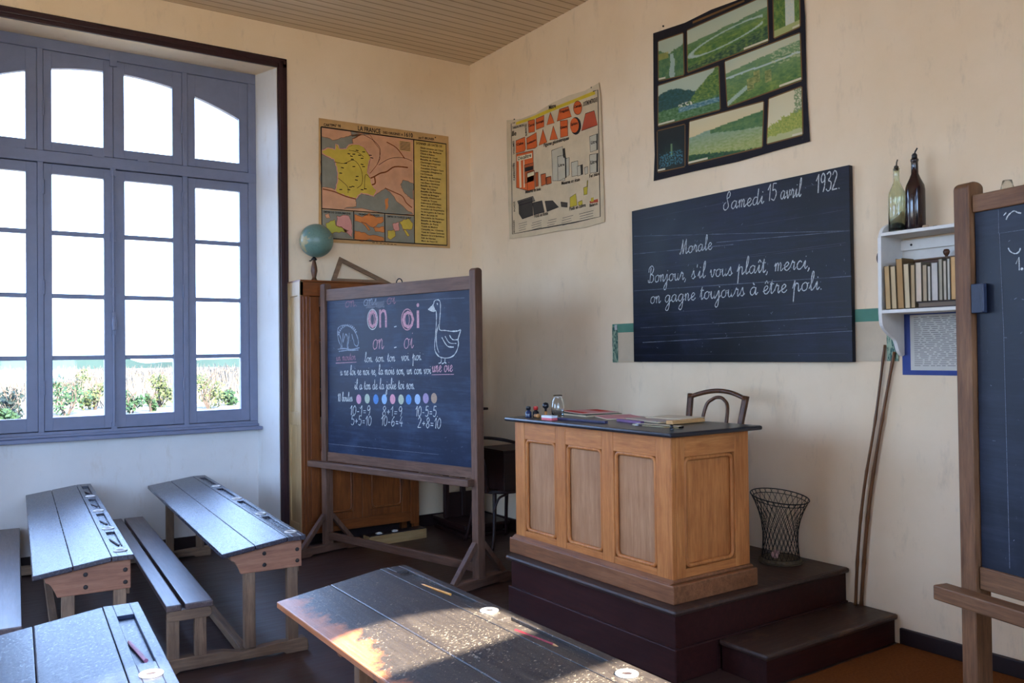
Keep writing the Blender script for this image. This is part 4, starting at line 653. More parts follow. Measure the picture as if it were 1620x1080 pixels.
# inkwell tray on the floor under the cabinet front
t = thing('inkwell_tray', 'long pale wooden tray of inkwells on the floor in front of the cabinet', 'tray', (-1.0, -.375, 0), R(4))
m = MB(); m.box(-.21, -.05, 0, .30, -.035, .075); m.box(-.21, .035, 0, .30, .05, .075); m.box(-.21, -.035, 0, -.195, .035, .075); m.box(.285, -.035, 0, .30, .035, .075); m.box(-.195, -.035, 0, .285, .035, .01); m.build('crate', CABS['x'], t, bevel=.003)
MB().box(-.2, -.045, .075, .29, .045, .082).build('cover_board', BLACKV, t)
def inkwell(loc, label, group, r=.028, h=.0135, pm=None):
    m = MB(); m.lathe([(h-.001, -.018), (h, .0025), (h+.002, .0045), (r-.004, .0045), (r, .003), (r, 0), (r-.006, -.002)], n=28); m.lathe([(0, .0012), (h-.0002, .0012)], n=28, mi=1)
    o = m.build('inkwell', [pm or PORC, INK], None, True, 0, loc); return tag(o, label, 'inkwell', group)
for i, (x, lb) in enumerate(((-.10, 'left of the two white inkwells on the tray by the cabinet'), (.04, 'right of the two white inkwells on the tray by the cabinet'))):
    u = Vector((x*math.cos(R(4)), x*math.sin(R(4)))); inkwell((-1.0+u.x, -.375+u.y, .083), 'white inkwell, '+lb, 'inkwells on the floor tray', .028)

# ------------------------------------------------------------------ easels with a chalk board
def easel(name, label, loc, rz, W, topz, mats, brd, rail_hi, rail_lo, ledge, slate_m, brace_z=.26, ledge_out=.125):
    t = thing(name, label, 'easel', loc, rz); hw = W/2; pw = .026
    for sx in (-1, 1):
        x = sx*hw
        m = MB(); P = [(-.032, .03), (.032, .03), (.032, topz-.02)]+[(.032*math.cos(R(a)), topz-.02+.02*math.sin(R(a))) for a in range(15, 180, 15)]+[(-.032, topz-.02)]; m.prism(P, 'x', x-pw, x+pw); m.build('post', mats['z'], t, bevel=.004)
        m = MB(); m.prism([(-.275, 0), (-.17, 0), (-.15, .012), (.15, .012), (.17, 0), (.275, 0), (.275, .05), (.25, .065), (-.25, .065), (-.275, .05)], 'x', x-.03, x+.03); m.build('foot', mats['y'], t, bevel=.004)
        for sy in (-1, 1):
            m = MB(); m.bar((x, sy*.225, .06), (x, sy*.028, brace_z+.02), .036, .032, (1, 0, 0)); m.build('brace', mats['z'], t, bevel=.003)
    MB().box(-hw+pw, -.016, .10, hw-pw, .016, .152).build('stretcher', mats['x'], t, bevel=.004)
    z0, z1 = brd
    b = MB().box(-hw+pw+.004, -.01, z0, hw-pw-.004, .01, z1).build('slate_board', slate_m, t)
    m = MB(); m.box(-hw+pw+.004, -.02, z1, hw-pw-.004, .02, rail_hi); m.build('top_rail', mats['x'], b, bevel=.003)
    m = MB(); m.box(-hw+pw+.004, -.02, rail_lo, hw-pw-.004, .02, z0); m.build('bottom_rail', mats['x'], b, bevel=.003)
    m = MB(); m.box(-hw-ledge_out, -.09, ledge[0], hw-.0, -.034, ledge[1]); m.build('chalk_ledge', mats['x'], t, bevel=.005)
    return t, b
eo = Vector((-1.136, -1.882, 0)); ez = math.atan2(-.9687, .2484)
EU = Vector((.2484, -.9687, 0)).normalized()
t, b = easel('blackboard_easel', 'wooden easel blackboard covered with coloured chalk lessons, standing left of the teacher desk', eo-EU*.769, ez, 1.538, 1.985, EAS, (.742, 1.852), 1.938, .676, (.632, .676), SLATE_E)
m = MB(); m.tube([(.02+.03*math.cos(R(a)), .03, 1.94+.03*math.sin(R(a))) for a in range(0, 181, 15)], .004, 6); m.build('hook', IRON, t, True)
f3 = lambda u, v: (u, -.0108, v)
NN = (0, -1, 0); mats = [CH_W, CH_P, CH_D, CH_G, CH_F]; m = MB()
def HD(txt, a, b_, xh, w_, mi): hand(m, txt, a, b_, xh, f3, w_, NN, mi)
e = EB
HD('on.', e['top'][0], e['top'][1], .042, .006, 2); HD('oni', e['top'][2], e['top'][3], .042, .006, 3); HD('oi', e['top'][4], e['top'][5], .042, .006, 2)
for z in (1.785, 1.80, 1.815): m.ribbon([f3(-.29+.2*i/8, z+rnd.uniform(-.004, .004)) for i in range(9)], .012, NN, 4, .6)
for txt, k in (('on', 'on1'), ('oi', 'oi1')):
    vs, fs = text_geo(txt); (u0, v0), (u1, v1) = e[k]; x0 = min(v[0] for v in vs); x1 = max(v[0] for v in vs); sx = (u1-u0)/(x1-x0); ym = max(v[1] for v in vs); hh = .128 if k == 'on1' else .165
    m.add([f3(u0+(x-x0)*sx, v0+y*hh/ym) for x, y in vs], fs, 1)
P = lambda *q: [f3(u, v) for u, v in q]
def ellipse(cx, cz, rx, rz, n=24): return [(cx+rx*math.cos(2*math.pi*i/n), cz+rz*math.sin(2*math.pi*i/n)) for i in range(n+1)]
for (u0, v0), (u1, v1), hh in ((e['on1'][0], e['on1'][1], .128), (e['oi1'][0], e['oi1'][1], .128)):
    wd = u1-u0; ocx = u0+wd*(.24 if hh and u0 < 0 else .3); orx = wd*(.24 if u0 < 0 else .3)
    m.ribbon(P(*ellipse(ocx, v0+.06, orx+.006, .07)), .007, NN, 0 if u0 < 0 else 1); m.ribbon(P(*ellipse(ocx, v0+.06, orx*.42, .04)), .005, NN, 1)
HD('on', e['on2'][0], e['on2'][1], .068, .006, 1); HD('oi', e['oi2'][0], e['oi2'][1], .068, .006, 1)
for q in e['dots']: m.ribbon(P(q, (q[0]+.025, q[1]+.004)), .007, NN, 0)
HD('un mouton', e['mouton'][0], e['mouton'][1], .028, .005, 2); m.ribbon(P((-.64, 1.395), (-.40, 1.402)), .005, NN, 1, .4)
HD('une oie', e['oie'][0], e['oie'][1], .040, .006, 1); m.ribbon(P((.375, 1.318), (.58, 1.322)), .005, NN, 1, .4)
HD('lon. son. ton', e['l1'][0], e['l1'][1], .032, .005, 0); HD('voi. poi.', e['l1'][2], e['l1'][3], .032, .005, 0)
HD('u ne loi re noi re, la mois son, un con voi', e['l2'][0], e['l2'][1], .032, .005, 0); HD('il a ton de la jolie toi son.', e['l3'][0], e['l3'][1], .034, .005, 0)
HD('10 boules', e['dix'][0], e['dix'][1], .030, .005, 0)
for q, s_ in zip((0, 1, 2, 3, 4, 5), (('10-1=9', 's1', 0), ('8+1=9', 's1', 2), ('10-5=5.', 's1', 4), ('5+5=10', 's2', 0), ('10-6=4', 's2', 2), ('2+8=10', 's2', 4))): HD(s_[0], e[s_[1]][s_[2]], e[s_[1]][s_[2]+1], .036, .005, 0)
bl = [(204, 150, 170), (176, 186, 168), (92, 134, 190), (150, 182, 214), (214, 152, 164), (182, 186, 164), (96, 144, 204), (160, 184, 214), (166, 146, 176), (172, 146, 126)]
for i, (u, v) in enumerate(e['balls']):
    mats.append(chalk('ball_chalk_%s' % 'abcdefghij'[i], bl[i], .7)); m.poly([f3(a, z) for a, z in ellipse(u, v, .028, .034, 20)[:-1]], 5+i)
for st in e['sheep']: m.ribbon(P(*[(p.x, p.y) for p in smooth_pts([(u, v, 0) for u, v in st], 4)]), .007, NN, 3, .5)
for i in range(14):
    a_ = math.pi*(.1+.75*i/13); m.ribbon(P((-.50-.10*math.cos(a_), 1.575+.085*math.sin(a_)), (-.50-.12*math.cos(a_), 1.575+.10*math.sin(a_))), .01, NN, 3, .5)
for st in e['goose']: m.ribbon(P(*[(p.x, p.y) for p in smooth_pts([(u, v, 0) for u, v in st], 4)]), .0065, NN, 0, .5)
m.poly([f3(u, v) for u, v in ((.355, 1.745), (.392, 1.768), (.408, 1.738))], 0)
m.ribbon(P(e['rule'][0], e['rule'][1]), .0025, NN, 4, .5); m.ribbon(P(e['rule'][2], e['rule'][3]), .003, NN, 4, .5)
for _ in range(26):
    u, v = rnd.uniform(-.68, .68), rnd.uniform(.77, 1.83); m.ribbon(P((u, v), (u+rnd.uniform(-.02, .02), v+rnd.uniform(-.01, .01))), .003, NN, 4)
tag(m.build('chalk_writing', mats, b, recalc=False), 'white, pink and blue chalk lettering and drawings')

rz2 = R(-103.6); RU = Vector((math.cos(rz2), math.sin(rz2), 0)); ro = Vector((-1.355, -5.02, 0))+RU*.022
W2 = 1.5
t2, b2 = easel('blackboard_easel', 'dark wooden easel blackboard at the far right, in front of the white wall shelf', ro+RU*(W2/2), rz2, W2, 1.945, EASR, (.805, 1.85), 1.902, .74, (.69, .735), SLATE_R, ledge_out=.075)
m = MB(); hw = W2/2+.022; f4 = lambda u, v: (u-hw+.022, -.0108, v); r_ = RB
Q = lambda l: [f4(u, v) for u, v in l]
for k in ('arc', 'roof', 'smile', 'one'): m.ribbon([p for p in smooth_pts(Q(r_[k]), 4)] if k != 'one' else Q(r_[k]), .0035, NN, 0, .4)
m.poly([f4(a, z) for a, z in ellipse(*r_['dot'][0], .004, .004, 10)[:-1]], 0)
m.ribbon(Q(r_['box']), .0018, NN, 1); m.ribbon(Q(r_['v']), .0018, NN, 1); m.ribbon(Q([r_['box'][2], (.122, .82)]), .0018, NN, 1)
hand(m, '2.', (.178, 1.325), (.215, 1.325), .022, f4, .0035, NN, 0)
for _ in range(24):
    u, v = rnd.uniform(.06, .6), rnd.uniform(.83, 1.82); m.ribbon(Q([(u, v), (u+rnd.uniform(-.01, .01), v+rnd.uniform(-.006, .006))]), .002, NN, 1)
tag(m.build('chalk_writing', [CH_W, CH_F], b2, recalc=False), 'white chalk numbers and strokes')
m = MB(); m.box(-hw+.05, -.03, 1.552, -hw+.088, -.0105, 1.638); m.tube([(-hw+.09, -.03, 1.555), (-hw+.09, -.03, 1.635)], .005, 8); m.build('hinge', plain('painted_iron', (34, 40, 58), .5), t2, bevel=.002)
m = MB(); m.tube([(-hw-.008+.018*math.cos(R(a)), 0, 1.075+.022*math.sin(R(a))) for a in range(40, 331, 15)], .0035, 6); m.build('ring_hook', IRON, t2, True)

# ------------------------------------------------------------------ wall blackboard
wbx = thing('wall_blackboard', 'wide black wall board with a chalk moral and the date, above the teacher desk', 'blackboard', (0, 0, 0))
MB().box(-.036, -3.757, 1.384, -.006, -2.114, 2.398).build('board_panel', SLATE_W, wbx, bevel=.003)
m = MB(); f5 = lambda u, v: (-.0368, -u, v); NW = (-1, 0, 0); d5 = WB['date']
HW = lambda txt, a, b_, xh, w_=.0055: hand(m, txt, a, b_, xh, f5, w_, NW, 0)
HW('Samedi', d5[0], d5[1], .045); HW('15', d5[2], d5[3], .05); HW('avril', d5[4], d5[5], .045); HW('1932.', d5[6], d5[7], .052)
HW('Morale', *WB['mor'], .042); HW("Bonjour, s'il vous plaît, merci,", *WB['l1'], .045); HW('on gagne toujours à être poli.', *WB['l2'], .045)
L5 = WB['lines']
for i in range(0, len(L5), 2): m.ribbon([f5(L5[i][0]+(L5[i+1][0]-L5[i][0])*k/20, L5[i][1]+(L5[i+1][1]-L5[i][1])*k/20) for k in range(21)], .003, NW, 1, .8)
for z in (1.43, 1.555, 1.70, 1.99, 2.0, 2.17, 2.33): m.ribbon([f5(2.13+1.6*k/20, z+rnd.uniform(-.001, .001)) for k in range(21)], .0016, NW, 2, .9)
for _ in range(70):
    u, v = rnd.uniform(2.14, 3.73), rnd.uniform(1.41, 2.37); m.ribbon([f5(u, v), f5(u+rnd.uniform(-.012, .012), v+rnd.uniform(-.012, .012))], .003, NW, 1)
tag(m.build('chalk_writing', [CH_W, CH_F, plain('ruled_line', (62, 62, 76), .8)], wbx, recalc=False), 'white chalk handwriting in French')
# ------------------------------------------------------------------ printed sheets on the walls
def edge_sheet(pr, pts, mi, thick=.003):                    # the sheet itself, with thickness
    n = len(pts); f = [pr.at(u, v, 0) for u, v in pts]; b = [p - pr.nz*thick for p in f]
    pr.mb.poly(f, mi); pr.mb.add(f+b, [(i, (i+1) % n, n+(i+1) % n, n+i) for i in range(n)], mi)
    pr.mb.poly(b, mi)
def pins(par, pts):
    for p, d in pts: MB().lathe([(0, 0), (.006, 0), (.006, .006), (0, .007)], p, 10, axis=d).build('nail', IRON, par)
pk, yl, se, bk_, rd_, bord, side, og = [paper(n, c, .1) for n, c in (('map_pink', (206, 150, 112)), ('map_yellow', (200, 170, 66)), ('map_sea', (136, 130, 112)), ('map_black', (38, 30, 26)), ('map_brown', (138, 76, 38)), ('map_margin', (196, 152, 98)), ('map_list_yellow', (206, 170, 88)), ('map_orange', (206, 124, 64)))]
vi, gn = paper('map_lilac', (208, 142, 128)), paper('map_olive', (176, 168, 70))
M = MAP; pr = Print((-1.41, -.012, 2.375), (1, 0, 0), (0, 0, 1), (0, -1, 0))
def rough(pts, amp=.16, n=4):
    out = []; k = len(pts)
    for i in range(k):
        (a, b_), (c, d_) = pts[i], pts[(i+1) % k]; L = math.hypot(c-a, d_-b_)
        nn_ = max(1, min(n, int(L/.012)))
        for j in range(nn_):
            t = j/nn_; w_ = 0 if j == 0 else rnd.uniform(-1, 1)*amp*L/nn_; out.append((a+(c-a)*t-(d_-b_)/L*w_, b_+(d_-b_)*t+(c-a)/L*w_))
    return out
for k in ('france', 'channel', 'atlantic', 'med', 'adriatic', 'corsica', 'northsea', 'i1_a', 'i1_b', 'i1_c', 'i2_a', 'i2_b', 'i2_c', 'i2_d', 'i3_a', 'i3_b', 'i3_c', 'i3_d'): MAP[k] = rough(MAP[k], .3)
edge_sheet(pr, M['sheet'], 5); pr.poly(M['main'], 0, 1); pr.poly(M['side'], 6, 1)
for k in ('channel', 'northsea', 'atlantic', 'med', 'adriatic'): pr.poly(M[k], 2, 2); pr.line(M[k], .003, 4, 3, True)
pr.poly(M['france'], 1, 3); pr.line(M['france'], .007, 9, 4, True); pr.poly(M['corsica'], 7, 3); pr.line(M['northlands'], .004, 4, 4)
for k, w_ in (('alps', .011), ('alps2', .012), ('pyr', .010), ('apen', .008), ('carp', .008)): pr.line(M[k], w_, 4, 5, sm=4)
for k in ('rhine', 'loire', 'seine', 'garonne', 'rhone', 'danube'): pr.line(M[k], .0035, 3, 5, sm=4)
for u, v in M['spots']: pr.line([(u-.012, v), (u+.012, v+rnd.uniform(-.004, .004))], .007, 3, 5)
pr.poly(M['leg'], 5, 3)
for i in range(6):
    a, b_ = M['leg'][0], M['leg'][2]; v = a[1]+(b_[1]-a[1])*(i+.6)/6.5; pr.line([(a[0]+.01, v), (b_[0]-.01, v)], .004, 3, 4)
for p_, sets in (('i1', (('a', 8), ('b', 9), ('c', 0))), ('i2', (('a', 7), ('b', 7), ('c', 7), ('d', 7))), ('i3', (('a', 1), ('b', 9), ('c', 1), ('d', 1)))):
    pr.poly(M[p_+'_sea'], 2, 2)
    for s_, mi in sets: pr.poly(M[p_+'_'+s_], mi, 3); pr.line(M[p_+'_'+s_], .003, 4, 4, True)
pr.line(M['frame'], .011, 3, 6, True)
for k in ('vline', 'hline', 'i1', 'i2'): pr.line(M[k], .008, 3, 6)
for txt, k, h in (('CARTE N° 98', 't1', .022), ('LA FRANCE', 't2', .038), ('DES ORIGINES A', 't3', .02), ('1610', 't4', .036), ('par P. BRUNIER', 't5', .02), ('DONNER LES DATES DE :', 't6', .02), ('EMPIRE DE CHARLEMAGNE', 'i1_t', .014), ('PREMIÈRE CROISADE', 'i2_t', .014), ('EMPIRE DE CHARLES QUINT', 'i3_t', .014)) : pr.text(txt, M[k][0], M[k][1], h, 3, 7)
(ua, va), (ub, vb) = M['bt']
for i in range(7): pr.line([(ua+(ub-ua)*(i+.1)/7, va+(vb-va)*i/7), (ua+(ub-ua)*(i+.8)/7, va+(vb-va)*(i+.7)/7)], .004, 3, 7)
names = ['Gaule conquise par César', 'Invasion des Barbares', 'Clovis à Reims', 'Royaume de Clovis', 'Bataille de Poitiers', 'Charlemagne empereur', 'Traité de Verdun', 'Avènement d\'Hugues Capet', 'Conquête d\'Angleterre', '1re Croisade', 'Bataille de Bouvines', 'Mort de Saint Louis', '1ers États Généraux', 'Bataille de Crécy', 'Siège de Calais', 'Bataille de Poitiers', 'Traité de Brétigny', 'Bataille d\'Azincourt', 'Traité de Troyes', 'Délivrance d\'Orléans', 'Mort de Jeanne d\'Arc', 'Invention de l\'imprimerie', 'Fin de la guerre de Cent ans', 'Mort de Louis XI', 'Découverte de l\'Amérique', 'Bataille de Marignan', 'Bataille de Pavie', 'Traité de Madrid', 'Conquête des 3 Évêchés', 'Traité de Cateau-Cambrésis', 'Massacre de la St Barthélemy', 'Édit de Nantes', 'Mort de Henri IV']
(u0, v0), (u1, v1) = M['l0'][0], M['l1'][0]
for i, s_ in enumerate(names):
    v = v0+(v1-v0)*i/(len(names)-1); pr.text(s_, (u0, v), (u0+min(.225, len(s_)*.0098), v-.001), .0135, 3, 7)
o = pr.mb.build('wall_map', [pk, yl, se, bk_, rd_, bord, side, og, gn, vi], recalc=False); tag(o, 'old school map of France, yellow and pink, left of the room corner', 'map')
pins(o, [((-1.29, -.0125, 3.285), 'y'), ((-.36, -.0125, 3.31), 'y')]); [setattr(c_, 'rotation_euler', (0, 0, 0)) for c_ in o.children]

K = CHART; pr = Print((-.012, -.586, 2.39), (0, -1, 0), (0, 0, 1), (-1, 0, 0))
cm = [paper(n, c, .08) for n, c in (('chart_paper', (206, 184, 150)), ('chart_orange', (214, 98, 44)), ('chart_black', (40, 34, 32)), ('chart_yellow', (206, 176, 48)), ('chart_rust', (176, 88, 44)), ('chart_cream', (222, 202, 160)), ('chart_grey', (186, 176, 152)), ('chart_dark', (66, 60, 54)), ('chart_brass', (190, 168, 56)), ('chart_brick', (180, 78, 50)), ('chart_midgrey', (112, 104, 92)))]
edge_sheet(pr, K['sheet'], 0); pr.line(K['border'], .008, 2, 2); pr.poly(K['yellow'], 3, 1)
for k in ('o1', 'o2', 'o3', 'o4', 'o5', 'o6', 'o7', 'o8', 'o9', 'o10'): pr.poly(K[k], 1, 1); pr.line(K[k], .004, 2, 2, True)
pr.poly(K['d0'], 2, 1); pr.poly(K['o11'], 1, 2); pr.poly(K['o12'], 9, 1); pr.line(K['o12'], .005, 2, 2, True)
for k, mi in (('b1', 1), ('b2', 4), ('b4', 4), ('b3', 1), ('b5', 4), ('b6', 4)): pr.poly(K[k], mi, 2 if k in ('b1', 'b4') else 4); pr.line(K[k], .005, 2, 3 if k in ('b1', 'b4') else 5, True)
for k in ('s1', 's2'): pr.poly(K[k], 5, 3)
for k, mi in (('c1', 5), ('c2', 2), ('c3', 5)): pr.poly(K[k], mi, 6)
for k in ('g1', 'g3', 'g7', 'g8', 'g6', 'g4'): pr.poly(K[k], 6, 2); pr.line(K[k], .004, 7, 3, True)
for k in ('g2', 'g5'): pr.poly(K[k], 6, 4); pr.line(K[k], .004, 7, 5, True)
for k in ('h1', 'h3', 'h4'): pr.poly(K[k], 7, 4)
for k in ('h2', 'h5'): pr.poly(K[k], 7, 6)
for k in ('w0', 'w1', 'w2', 'w3', 'w4'): pr.poly(K[k], 7 if k != 'w0' else 10, 2 if k == 'w0' else 3); pr.line(K[k], .006, 2, 4, True)
for k in ('y1', 'y2', 'y3', 'y4'): pr.poly(K[k], 8, 2); pr.line(K[k], .003, 7, 3, True)
pr.poly(K['bal'], 9, 2); pr.poly(K['bal2'], 8, 3)
for txt, pq, h in K['T']: pr.text(txt, pq[0], pq[1], h*(1.25 if h < .03 else 1), 2, 8)
for i in range(0, len(K['fine']), 2):
    (a0, b0), (a1, b1) = K['fine'][i], K['fine'][i+1]
    for j in range(4): pr.line([(a0+rnd.uniform(0, .02), b0-j*.018), (a1-rnd.uniform(0, .03), b1-j*.018)], .004, 10, 2)
o = pr.mb.build('metric_system_chart', cm, recalc=False); tag(o, 'curling school chart of metric measures with orange shapes, right of the room corner', 'chart')
pins(o, [((-.0125, -.70, 3.355), 'x'), ((-.0125, -1.68, 3.355), 'x')])

def art_mat():
    t = NT('printed_landscape'); a = t.n('ShaderNodeVertexColor'); a.layer_name = 'print'
    return t.set(a.outputs[0], .6, .3)
ART = art_mat(); Qd = PIC
pr = Print((-.012, -2.30, 2.57), (0, -1, 0), (0, 0, 1), (-1, 0, 0)); pm = [paper('picture_black', (30, 26, 32), .15), paper('picture_brown_line', (110, 80, 44)), ART, paper('picture_caption', (206, 196, 166))]
edge_sheet(pr, Qd['sheet'], 0); pr.poly(Qd['title'], 1, 1)
view = pr.mb.build('landscape_chart', pm, recalc=False); tag(view, 'black bordered sheet of seven green landscape views, above the wall blackboard', 'picture')
def fbm(x, y, s=0): return noise.noise(Vector((x, y, s)))+.5*noise.noise(Vector((2.1*x, 2.1*y, s+7)))+.25*noise.noise(Vector((4.3*x, 4.3*y, s+3)))
def lerp(a, b_, f): f = max(0, min(1, f)); return tuple(a[i]+(b_[i]-a[i])*f for i in range(3))
G1, G2, G3, SK, SK2, WT, BL, PLE = (58, 96, 48), (128, 146, 64), (36, 66, 50), (172, 182, 158), (206, 194, 156), (176, 190, 184), (58, 104, 116), (198, 188, 148)
def paint(kind, u, v, seed):
    n = fbm(u*7, v*7, seed); f = fbm(u*22, v*26, seed+5); base = lerp(G1, G2, .5+n*.5+f*.45)
    if kind == 'B':                                          # wide river bend among fields
        c = lerp(SK2, SK, v) if v > .66+.1*u+.02*n else lerp(base, (96, 130, 110), (v-.45)*2.2)
        d = abs(math.hypot((u-.52)/1.0, (v-.36-.18*u)/.34)-.48)
        if v < .7+.08*u and d < .045 and u < .95: c = lerp(WT, c, d*8)
        if v < .30*u+.06+.05*f or v < .12: c = lerp(G3, G2, .35+f*.7)
    elif kind == 'A':
        c = SK if v > .62+.25*abs(u-.5)+.05*n else lerp(base, BL, .3)
        if abs(u-.55-.06*n) < .05+.05*(1-v) and v < .6: c = lerp(WT, c, .2)
        if u < .4 and .5 < v < .66: c = lerp((176, 156, 70), c, .4)
    elif kind == 'C':
        c = base if u < .45 or v > .8 else lerp(WT, (214, 206, 176), .5+.5*f)
        if u > .8 and v < .75: c = base
        if v < .15: c = lerp(G2, PLE, .5)
    elif kind == 'D':
        h1 = .66+.16*math.sin(u*5+.6)+.04*n; h2 = .25+.75*max(0, u-.42)*1.9
        c = SK if v > h1 else lerp(G3, BL, .35+.4*f)
        if v < h2+.05*n: c = lerp(G1, G2, .5+f*.8)
        if v < .34+.03*n: c = lerp(G1, (120, 150, 110), .4+f*.6)
        if .18 < v < .3 and u > .35: c = lerp(BL, WT, .3+f*.6)
        if .3 < v < .4 and .35 < u < .6 and f > .02: c = (206, 200, 176)
    elif kind == 'E':
        hz = .74+.12*u; c = lerp(SK2, SK, (v-.6)*2) if v > hz+.03*n else lerp(base, (120, 150, 120), v*.8)
        if abs(v-(.62-.02*u+.02*n)) < .02: c = WT
        if abs((v-.05)-u*.75) < .05 and u < .32: c = lerp(WT, c, .25)
        for cx, cy in ((.43, .42), (.58, .34), (.34, .3)):
            if abs(u-cx) < .045 and abs(v-cy) < .13: c = lerp((164, 158, 92), (96, 112, 60), .5+f)
        if u > .62 and v > .5 and f > .1: c = lerp(c, (190, 188, 150), .6)
    elif kind == 'F':
        d = math.hypot((u-.5)/.9, (v-.3)/.7); c = lerp((34, 54, 46), (26, 32, 30), d*1.6+.3*n)
        if abs(u-.52) < .05 and .32 < v < .62: c = lerp((120, 150, 100), c, abs(u-.52)*18)
        if v < .42 and v > .08 and f > .12 and abs(u-.5) < .42: c = lerp((70, 130, 150), c, .25)
    elif kind == 'G':
        hz = .62+.2*u+.02*n; c = lerp((214, 190, 140), SK2, (v-.5)*2) if v > hz else lerp(lerp(G2, PLE, .4+.4*f), (110, 146, 150), (v-.15)*1.1)
        if v > .60-.22*(u-.3)+.02*n and v < hz and u > .3: c = lerp(base, (70, 110, 90), .4)
        if v < .22-.25*u+.05*f: c = lerp(G3, G1, .5+f)
    else:
        c = lerp((214, 204, 170), SK2, v)
        if v < .38+.2*u+.06*n+.05*f: c = lerp(G2, (186, 176, 84), .4+f*.8)
        if v < .14+.05*n: c = lerp(G2, PLE, .7)
        if u > .78 and v > .5 and f > -.1: c = lerp(G1, SK2, .45)
    return c
for si, k in enumerate('ABCDEFGH'):
    q = [Vector((a, b_)) for a, b_ in Qd[k]]; tl, tr, br, bl_ = q
    nu = max(18, int((tr-tl).length/.005)); nv = max(18, int((bl_-tl).length/.005)); vs = []; cols = []; fs = []
    for j in range(nv+1):
        for i in range(nu+1):
            u, v = i/nu, 1-j/nv; p = (tl+(tr-tl)*u)*v+(bl_+(br-bl_)*u)*(1-v); vs.append(pr.at(p.x, p.y, 2)); cols.append(srgb(*[max(0, min(255, z)) for z in paint(k, u, v, si*11)]))
    fs = [(j*(nu+1)+i, j*(nu+1)+i+1, (j+1)*(nu+1)+i+1, (j+1)*(nu+1)+i) for j in range(nv) for i in range(nu)]
    mb = MB(); mb.add(vs, fs, 0); cap = (tl*.02+bl_*.98); cw = (br-bl_)*.28; up = (tl-bl_)*.055
    c0 = bl_ if k in 'ADFG' else br-cw-(br-bl_)*.0; mb.add([pr.at(*(c0+z), 3) for z in (up*.2, cw+up*.2, cw+up, up)], [(0, 1, 2, 3)], 2)
    nb = len(mb.v); ring = [pr.at(*z, 1) for z in (tl, tr, br, bl_)]
    for i in range(4):
        a, b_ = ring[i], ring[(i+1) % 4]; mb.ribbon([a, b_], .014, (-1, 0, 0), 1)
    o = mb.build('view_panel', [ART, pm[1], pm[3]], view, recalc=False)
    ca = o.data.color_attributes.new('print', 'FLOAT_COLOR', 'POINT'); ca.data.foreach_set('color', [x for c_ in cols+[(0, 0, 0, 1)]*(len(mb.v)-len(cols)) for x in c_])
pins(view, [((-.0125, -2.41, 3.56), 'x'), ((-.0125, -3.40, 3.56), 'x'), ((-.0125, -3.46, 2.60), 'x')])

# papers either side of and below the blackboard
teal = paper('teal_border', (86, 132, 112), .1); tealf = NT('teal_leaf_print'); n_ = tealf.noise(tealf.coord((1, 1, .35), False), 60, 3, .6, 1.2)
tealf.set(tealf.ramp(n_, [(.45, srgb(40, 84, 74)), (.55, srgb(150, 168, 140))]), .7); tealf = tealf.m; kraft = paper('beige_paper', (198, 178, 150))
m = MB(); m.box(-.006, -2.16, 1.379, -.001, -1.869, 1.645); m.box(-.0075, -2.16, 1.585, -.006, -1.869, 1.645, 1); m.box(-.009, -1.925, 1.379, -.0075, -1.869, 1.63, 2); m.box(-.0105, -1.92, 1.605, -.009, -1.895, 1.64, 3)
tag(m.build('bordered_paper', [kraft, teal, tealf, paper('pale_grey_print', (184, 182, 176), .2)]), 'beige paper with teal border sticking out left of the wall blackboard', 'paper')
m = MB(); m.box(-.006, -3.99, 1.389, -.001, -3.70, 1.655); m.box(-.0075, -3.99, 1.59, -.006, -3.70, 1.655, 1); m.box(-.009, -3.99, 1.389, -.0075, -3.93, 1.59, 2)
tag(m.build('bordered_paper', [kraft, teal, tealf]), 'beige paper with teal border between the wall blackboard and the white shelf', 'paper')
pb = thing('typed_notice', 'typed sheet on blue backing paper, under the white wall shelf', 'notice', (0, 0, 0))
MB().box(-.004, -4.72, 1.322, -.001, -4.008, 1.634).build('blue_backing', paper('blue_paper', (58, 74, 132), .12), pb)
MB().box(-.006, -4.66, 1.345, -.004, -4.052, 1.612).build('typed_sheet', paper('grey_white_paper', (196, 190, 178), .06), pb)
pr = Print((-.0065, -4.06, 1.35), (0, -1, 0), (0, 0, 1), (-1, 0, 0))
for i in range(26):
    u = .012
    while u < .58:
        w_ = rnd.uniform(.012, .05); pr.line([(u, .25-i*.0093), (u+w_, .25-i*.0093)], .0028, 0, 1); u += w_+rnd.uniform(.006, .014)
pr.mb.build('typed_lines', paper('typewriter_grey', (120, 114, 110)), pb, recalc=False)

# ------------------------------------------------------------------ white wall shelf and its contents
sh = thing('wall_shelf', 'white painted wall shelf with scrolled side, partly behind the right easel', 'shelf', (0, 0, 0))
YL, YR = -4.008, -4.86
prof = smooth_pts([(-.012, 2.10, 0), (-.03, 2.085, 0), (-.09, 2.06, 0), (-.165, 2.03, 0), (-.195, 1.98, 0)], 4)+smooth_pts([(-.2, 1.62, 0), (-.19, 1.56, 0), (-.14, 1.52, 0), (-.085, 1.49, 0), (-.06, 1.44, 0), (-.03, 1.415, 0), (-.012, 1.42, 0)], 4)
for y in (YL, YR): m = MB(); m.prism([(p.x, p.y) for p in prof], 'y', y-.018, y); m.build('side_bracket', WHITEP, sh, bevel=.003)
for z in (1.985, 1.618): MB().box(-.2, YR, z, -.012, YL-.018, z+.017).build('shelf_board', WHITEP, sh, bevel=.003)
MB().box(-.03, YR, 1.925, -.012, YL-.018, 1.975).build('hanging_rail', WHITEP, sh, bevel=.002); MB().box(-.012, YR, 1.618, -.006, YL-.018, 1.925).build('back_board', WHITEP, sh)
m = MB()
